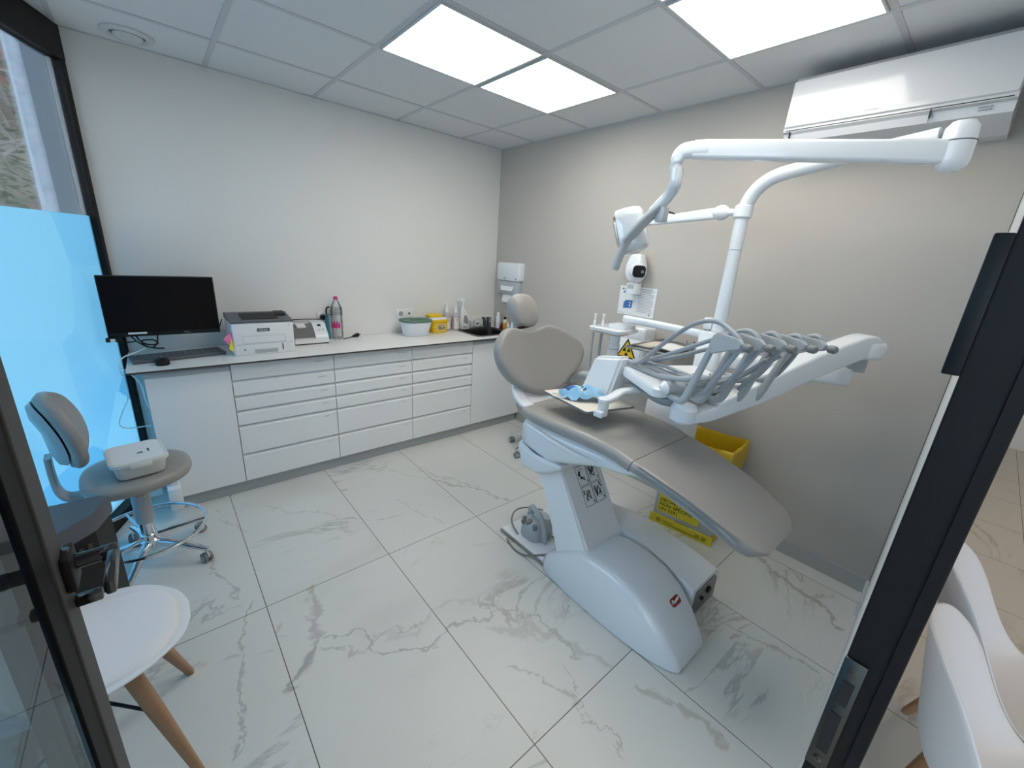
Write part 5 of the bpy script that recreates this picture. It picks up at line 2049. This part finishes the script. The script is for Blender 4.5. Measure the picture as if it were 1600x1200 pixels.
for s_, z in (('UN 3291', .206), ("DÉCHETS D'HÔPITAL", .160), ('NON SPÉCIFIÉ  N.S.A.', .129), ('UN 3291', .098)):
    text('lettering', s_, .031, o0 + fx_ * .030 + V(0, 0, z), fx_, pzd, M['ink'], pan, .0004, lift=.0022, space=1.06, bold=.0004)
b = nb()
tx = o0 + V(0, 0, 0)
decal(b, o0, fx_, pzd, [(.15, .066, .24, .069), (.07, .036, .14, .039), (.085, .020, .27, .0235)], .018)
for cx_ in (.045, FL - .075, FL - .035):
    pts = [(cx_ + .012 * math.cos(a), .030 + .012 * math.sin(a)) for a in [2 * PI * k / 20 for k in range(21)]]
    P = [o0 + fx_ * a + pzd * c_ + fx_.cross(pzd) * .0175 for a, c_ in pts]
    tube(b, P, .0012, 5)
    tube(b, [o0 + fx_ * (cx_ - .009) + pzd * .023 + fx_.cross(pzd) * .0175, o0 + fx_ * (cx_ + .009) + pzd * .037 + fx_.cross(pzd) * .0175], .0014, 5)
obj('printed_marks', b, M['ink'], strip, smooth=0)
# bag folded over the rim
b = nb()
rnd = random.Random(5)
def bagring(f, z, amp, n=10):
    out_ = []
    for i in range(4):
        p, q = cq[i], cq[(i + 1) % 4]
        for k in range(n):
            s_ = k / n
            pt = ctr + (p + (q - p) * s_ - ctr) * f
            e = math.sin(PI * s_)
            out_.append(pt + V(rnd.uniform(-amp, amp), rnd.uniform(-amp, amp), z + rnd.uniform(-amp, amp) - .008 * e))
    return out_
rings = [bagring(1.04, HB - .075, .006), bagring(1.07, HB - .03, .006), bagring(1.08, HB + .03, .006), bagring(1.06, HB + .085, .006), bagring(1.04, HB + .105, .005),
         bagring(1.0, HB + .107, .003), bagring(.96, HB + .08, .003), bagring(.955, HB + .0, .003), bagring(.94, HB - .18, .007), bagring(.8, HB - .30, .02), bagring(.4, HB - .34, .02)]
loft(b, rings, caps=(False, True))
obj('yellow_bag', b, M['bag'], t, smooth=70)

# ================================================================== dentist stools
def castor(b1, b2, b3, x, y, ang, r=.026):
    """wheels into b1, hood into b2, hub faces into b3"""
    ax = V(math.cos(ang), math.sin(ang), 0)
    fd = V(-math.sin(ang), math.cos(ang), 0)
    c = V(x, y, r) + fd * .012
    for s_ in (-1, 1):
        lathe(b1, c + ax * (s_ * .012 - .009), [(r * .8, 0), (r, .003), (r, .015), (r * .8, .018)], 18, tuple(ax))
        lathe(b3, c + ax * (s_ * .0215), [(r * .62, 0), (r * .55, .0012), (0, .0015)], 14, tuple(ax * s_))
    obox(b2, c + V(0, 0, r * .55) - fd * .002, ax, fd, (0, 0, 1), .009, r * 1.7, r * .9, .003)
    tube(b2, [V(x, y, r * 1.6), V(x, y, .072)], .006, 8)


def stool(name, label, hx, hy, ang, seat_z, back_ang, ring=True, upm='uph'):
    t = thing(name, label, 'stool', (hx, hy, 0), 'wheeled stools')
    R = .262
    for k in range(5):
        a = ang + 2 * PI * k / 5
        d_ = V(math.cos(a), math.sin(a), 0)
        b = nb()
        c = V(hx, hy, 0)
        sweep(b, [c + d_ * .03 + V(0, 0, .118), c + d_ * .12 + V(0, 0, .112), c + d_ * .21 + V(0, 0, .092), c + d_ * .272 + V(0, 0, .080)], rrect(0, 0, .036, .034, .012, 4), (0, 0, 1), 4, [(1.2, 1.2), (1, 1), (.8, .75), (.7, .5)])
        lg = obj('leg', b, M['chrome'], t, smooth=50)
        b1, b2, b3 = nb(), nb(), nb()
        castor(b1, b2, b3, hx + R * d_.x, hy + R * d_.y, a + 1.1)
        cs_ = obj('castor', b1, M['greydark'], lg)
        obj('castor_fork', b2, M['chrome'], lg)
        obj('castor_hub', b3, M['greypl'], lg)
    b = nb()
    lathe(b, (hx, hy, .085), [(.035, 0), (.042, .01), (.042, .05), (.030, .062), (.027, .065), (.027, .16)], 24)
    obj('hub', b, M['chrome'], t)
    b = nb()
    lathe(b, (hx, hy, .24), [(.034, 0), (.036, .004), (.036, seat_z - .335), (.032, seat_z - .33)], 24)
    obj('gas_column', b, M['greypl'], t)
    if ring:
        b = nb()
        rr = .235
        tube(b, [(hx + rr * math.cos(q), hy + rr * math.sin(q), .185) for q in [2 * PI * k / 40 for k in range(40)]], .0085, 10, closed=True)
        for k in range(3):
            q = ang + .5 + 2 * PI * k / 3
            tube(b, [(hx + .03 * math.cos(q), hy + .03 * math.sin(q), .16), (hx + .13 * math.cos(q), hy + .13 * math.sin(q), .172), (hx + rr * math.cos(q), hy + rr * math.sin(q), .185)], .007, 8, 4)
        lathe(b, (hx, hy, .148), [(.028, 0), (.036, .002), (.036, .022), (.028, .024)], 20)
        obj('foot_ring', b, M['chrome'], t)
    # seat: rounded triangle, narrower front
    fd = V(math.cos(back_ang + PI), math.sin(back_ang + PI), 0)
    sd_ = V(-fd.y, fd.x, 0)
    c = V(hx, hy, seat_z)
    ol = [(.215, .0), (.20, .09), (.13, .165), (.02, .205), (-.10, .195), (-.17, .12), (-.185, 0), (-.17, -.12), (-.10, -.195), (.02, -.205), (.13, -.165), (.20, -.09)]
    outl = catmull([c + fd * x + sd_ * y for x, y in ol], 4, True)
    b = nb()
    pad(b, outl, (0, 0, 1), [(.3, -.062), (.85, -.06), (.95, -.05), (1.0, -.028), (.995, -.012), (.96, -.001), (.88, .003), (.6, -.002), (.02, -.006)])
    obj('seat', b, M[upm], t, smooth=60)
    b = nb()
    lathe(b, tuple(c + V(0, 0, -.095)), [(.035, 0), (.07, .02), (.11, .0325)], 24)
    obox(b, c + sd_ * -.10 + V(0, 0, -.085), sd_, fd, (0, 0, 1), .10, .035, .02, .006)
    obj('seat_mount', b, M['greypl'], t)
    b = nb()
    for s_ in (-1,):
        obox(b, c + sd_ * .10 + fd * .02 + V(0, 0, -.10), sd_, fd, (0, 0, 1), .03, .06, .075, .008)
        obox(b, c + sd_ * .13 + fd * -.03 + V(0, 0, -.125), sd_, fd, (0, 0, 1), .04, .05, .035, .008)
    obj('lift_lever', b, M['greypl'], t)
    # backrest
    b = nb()
    bd_ = -fd
    sweep(b, [c + bd_ * .10 + V(0, 0, -.075), c + bd_ * .21 + V(0, 0, -.07), c + bd_ * .245 + V(0, 0, -.03), c + bd_ * .252 + V(0, 0, .05), c + bd_ * .25 + V(0, 0, .14)], rrect(0, 0, .075, .02, .006, 3), tuple(fd), 5)
    obj('back_stem', b, M['greypl'], t, smooth=50)
    bc = c + bd_ * .215 + V(0, 0, .232)
    bn_ = (fd * .985 + V(0, 0, .17)).normalized()
    bu = (V(0, 0, 1) - bn_ * bn_.z).normalized()
    ol = [(0, -.150), (.09, -.145), (.145, -.08), (.155, .02), (.125, .12), (.06, .172), (0, .182), (-.06, .172), (-.125, .12), (-.155, .02), (-.145, -.08), (-.09, -.145)]
    outl = catmull([bc + sd_ * x + bu * y + bn_ * (abs(x) / .165) ** 2 * .05 for x, y in ol], 4, True)
    b = nb()
    pad(b, outl, bn_, [(.02, -.012), (.6, -.010), (.92, -.004), (1.0, .014), (1.0, .03), (.95, .045), (.8, .046), (.4, .030), (.02, .026)])
    obj('backrest', b, M[upm], t, smooth=60)
    b = nb()
    pad(b, outl, bn_, [(.02, -.052), (.5, -.048), (.78, -.034), (.86, -.0125), (.6, -.0115), (.02, -.0125)])
    obj('back_shell', b, M['greypl'], t, smooth=50)
    return t


hubA = (-2.86, -.925)
stool('dentist_stool', 'grey dentist stool with chrome foot ring and backrest beside the window', hubA[0], hubA[1], math.radians(-37), .532, math.radians(184))
hubB = (-.30, -1.086)
stool('assistant_stool', 'second wheeled stool mostly hidden behind the dental chair backrest', hubB[0], hubB[1], math.atan2(-1.1 + 1.086, -.564 + .30), .45, math.radians(0), ring=False)

t = thing('lidded_box', 'pale plastic box with white lid standing on the dentist stool seat', 'plastic box', (-2.84, -.94, .538))
bang = math.radians(8)
bx_, by_ = V(math.cos(bang), math.sin(bang), 0), V(-math.sin(bang), math.cos(bang), 0)
bc = V(-2.838, -.945, .5365)


def brr(w_, d_, r, z):
    return [bc + bx_ * x + by_ * y + V(0, 0, z) for x, y in rrect(0, 0, w_, d_, r, 5)]


b = nb()
loft(b, [brr(.160, .20, .03, .001), brr(.168, .208, .032, .006), brr(.19, .23, .036, .074)])
obj('box_body', b, M['lid'], t, smooth=40)
b = nb()
loft(b, [brr(.205, .245, .04, .066), brr(.208, .248, .04, .072), brr(.206, .246, .04, .083), brr(.196, .236, .037, .086), brr(.186, .226, .033, .0835)])
ld = obj('box_lid', b, M['lid'], t, smooth=30)
b = nb()
loft(b, [brr(.180, .218, .032, .0838), brr(.180, .218, .032, .0846)])
obj('lid_sheet', b, M['paper'], ld, smooth=0)
b = nb()
zt_ = bc + V(0, 0, .0848)
decal(b, zt_, bx_, by_, [(-.005, -.03, .03, .0)], .0002)
st_ = obj('sticker', b, M['white2'], ld, smooth=0)
b = nb()
decal(b, zt_, bx_, by_, [(.0, -.028, .022, -.020), (.006, -.016, .02, -.013), (.04, -.022, .046, .012)], .0010)
obj('print', b, M['ink'], st_, smooth=0)
b = nb()
obox(b, bc - by_ * .1255 + bx_ * .0 + V(0, 0, .066), bx_, by_, (0, 0, 1), .075, .006, .022, .002)
obj('lid_clip', b, M['lid'], ld)

# black cabinet between stool and chair
t = thing('black_pedestal_case', 'black equipment case with rounded top behind the door handle', 'equipment case', (-3.1, -1.5, 0))
b = nb()
pl = [(-3.36, -1.66), (-3.36, -1.36), (-2.93, -1.385), (-2.905, -1.41), (-2.94, -1.52), (-3.03, -1.61), (-3.15, -1.66)]
c_ = sum((V(x, y, 0) for x, y in pl), Vector()) / len(pl)
loft(b, [[c_ + (V(x, y, 0) - c_) * f + V(0, 0, z) for x, y in pl] for f, z in ((.95, .002), (.97, .02), (.97, .585))])
bc_ = obj('case_body', b, M['black'], t, smooth=0)
b = nb()
loft(b, [[c_ + (V(x, y, 0) - c_) * f + V(0, 0, z) for x, y in pl] for f, z in ((1.0, .586), (1.01, .60), (1.01, .642), (.985, .652))])
obj('case_top', b, M['printgrey'], t, smooth=30)
b = nb()
for q in range(6):
    s_ = q / 5
    x, y = -2.965 - .10 * s_, -1.552 - .075 * s_
    obox(b, (x + .004, y - .004, .545), (.8, .6, 0), (-.6, .8, 0), (0, 0, 1), .012, .004, .035 - .008 * (q % 2), .001)
obj('embossed_marks', b, M['coreblk'], bc_, smooth=0)


# ================================================================== shell chairs
def shell_chair(label, x, y, ang, cushion_on, group, wide=1.0):
    t = thing('shell_chair', label, 'chair', (x, y, 0), group)
    ca, sa = math.cos(ang), math.sin(ang)

    def T_(px_, py_, pz_):
        return V(x + ca * px_ - sa * py_, y + sa * px_ + ca * py_, pz_)
    # centre line and rim line, front edge -> top of back: forward, height (, half width)
    cl = catmull([(.238, 0, .444), (.222, 0, .447), (.16, 0, .445), (.08, 0, .438), (-.02, 0, .430), (-.12, 0, .432), (-.19, 0, .462), (-.225, 0, .53), (-.245, 0, .63), (-.262, 0, .72), (-.275, 0, .795), (-.282, 0, .825)], 3)
    rl = catmull([(.238, .03, .444), (.220, .105, .451), (.155, .178, .459), (.08, .215, .462), (.01, .228, .459), (-.03, .232, .470), (-.075, .230, .520), (-.115, .224, .590), (-.155, .212, .672), (-.200, .184, .748), (-.248, .130, .803), (-.278, .055, .824)], 3)
    n = len(cl)
    grid = []
    for p, q in zip(cl, rl):
        row = []
        for k in range(17):
            v_ = k / 8 - 1
            e = abs(v_) ** 2.4
            row.append(T_(p.x + (q.x - p.x) * e, v_ * q.y * wide, p.z + (q.z - p.z) * e))
        grid.append(row)
    b = nb()
    vv = [[b.verts.new(p) for p in row] for row in grid]
    for i in range(n - 1):
        for k in range(16):
            b.faces.new((vv[i][k], vv[i][k + 1], vv[i + 1][k + 1], vv[i + 1][k]))
    o = obj('shell', b, M['shell'], t, smooth=80)
    md = o.modifiers.new('thick', 'SOLIDIFY')
    md.thickness = .009
    md.offset = -1
    md2 = o.modifiers.new('smooth', 'SUBSURF')
    md2.levels = md2.render_levels = 1
    if cushion_on:
        b = nb()
        ol = [(.215, 0), (.2, .092), (.135, .168), (0, .198), (-.13, .19), (-.185, .12), (-.195, 0), (-.185, -.12), (-.13, -.19), (0, -.198), (.135, -.168), (.2, -.092)]
        outl = catmull([T_(px_, py_, .4515) for px_, py_ in ol], 4, True)
        pad(b, outl, (0, 0, 1), [(.3, -.009), (.9, -.008), (1.0, .002), (.995, .012), (.95, .021), (.8, .025), (.02, .027)])
        obj('seat_cushion', b, M['cushion'], t, smooth=60)
    for sx_, sy_ in ((1, 1), (1, -1), (-1, 1), (-1, -1)):
        b = nb()
        p0 = T_(sx_ * .09, sy_ * .11, .410)
        p1 = T_(sx_ * .195, sy_ * .205, .001)
        sweep(b, [p0, p0 + (p1 - p0) * .3, p1], rrect(0, 0, .040, .034, .010, 3), tuple(T_(1, 0, 0) - T_(0, 0, 0)), 0, [(1.15, 1.15), (1.1, 1.1), (.62, .62)])
        obj('leg', b, M['wood'], t, smooth=40)
    b = nb()
    for sy_ in (1, -1):
        tube(b, [T_(.06, sy_ * .09, .415), T_(-.06, sy_ * -.09, .415)], .007, 8)
        tube(b, [T_(.135, sy_ * .145, .25), T_(-.135, sy_ * -.145, .25)], .005, 8)
    lathe(b, tuple(T_(0, 0, .408)), [(.05, 0), (.06, .004), (.06, .012), (.03, .014)], 16)
    obj('brace', b, M['black'], t)
    return t


shell_chair('white shell chair with white cushion and wooden legs behind the door leaf', -2.965, -1.945, 0., True, 'white shell chairs')
shell_chair('white shell chair in the hallway, second from the black door post', -.875, -3.755, math.radians(-90), False, 'white shell chairs', .90)
shell_chair('white shell chair in the hallway nearest the black door post', -1.31, -3.755, math.radians(-90), False, 'white shell chairs', .90)
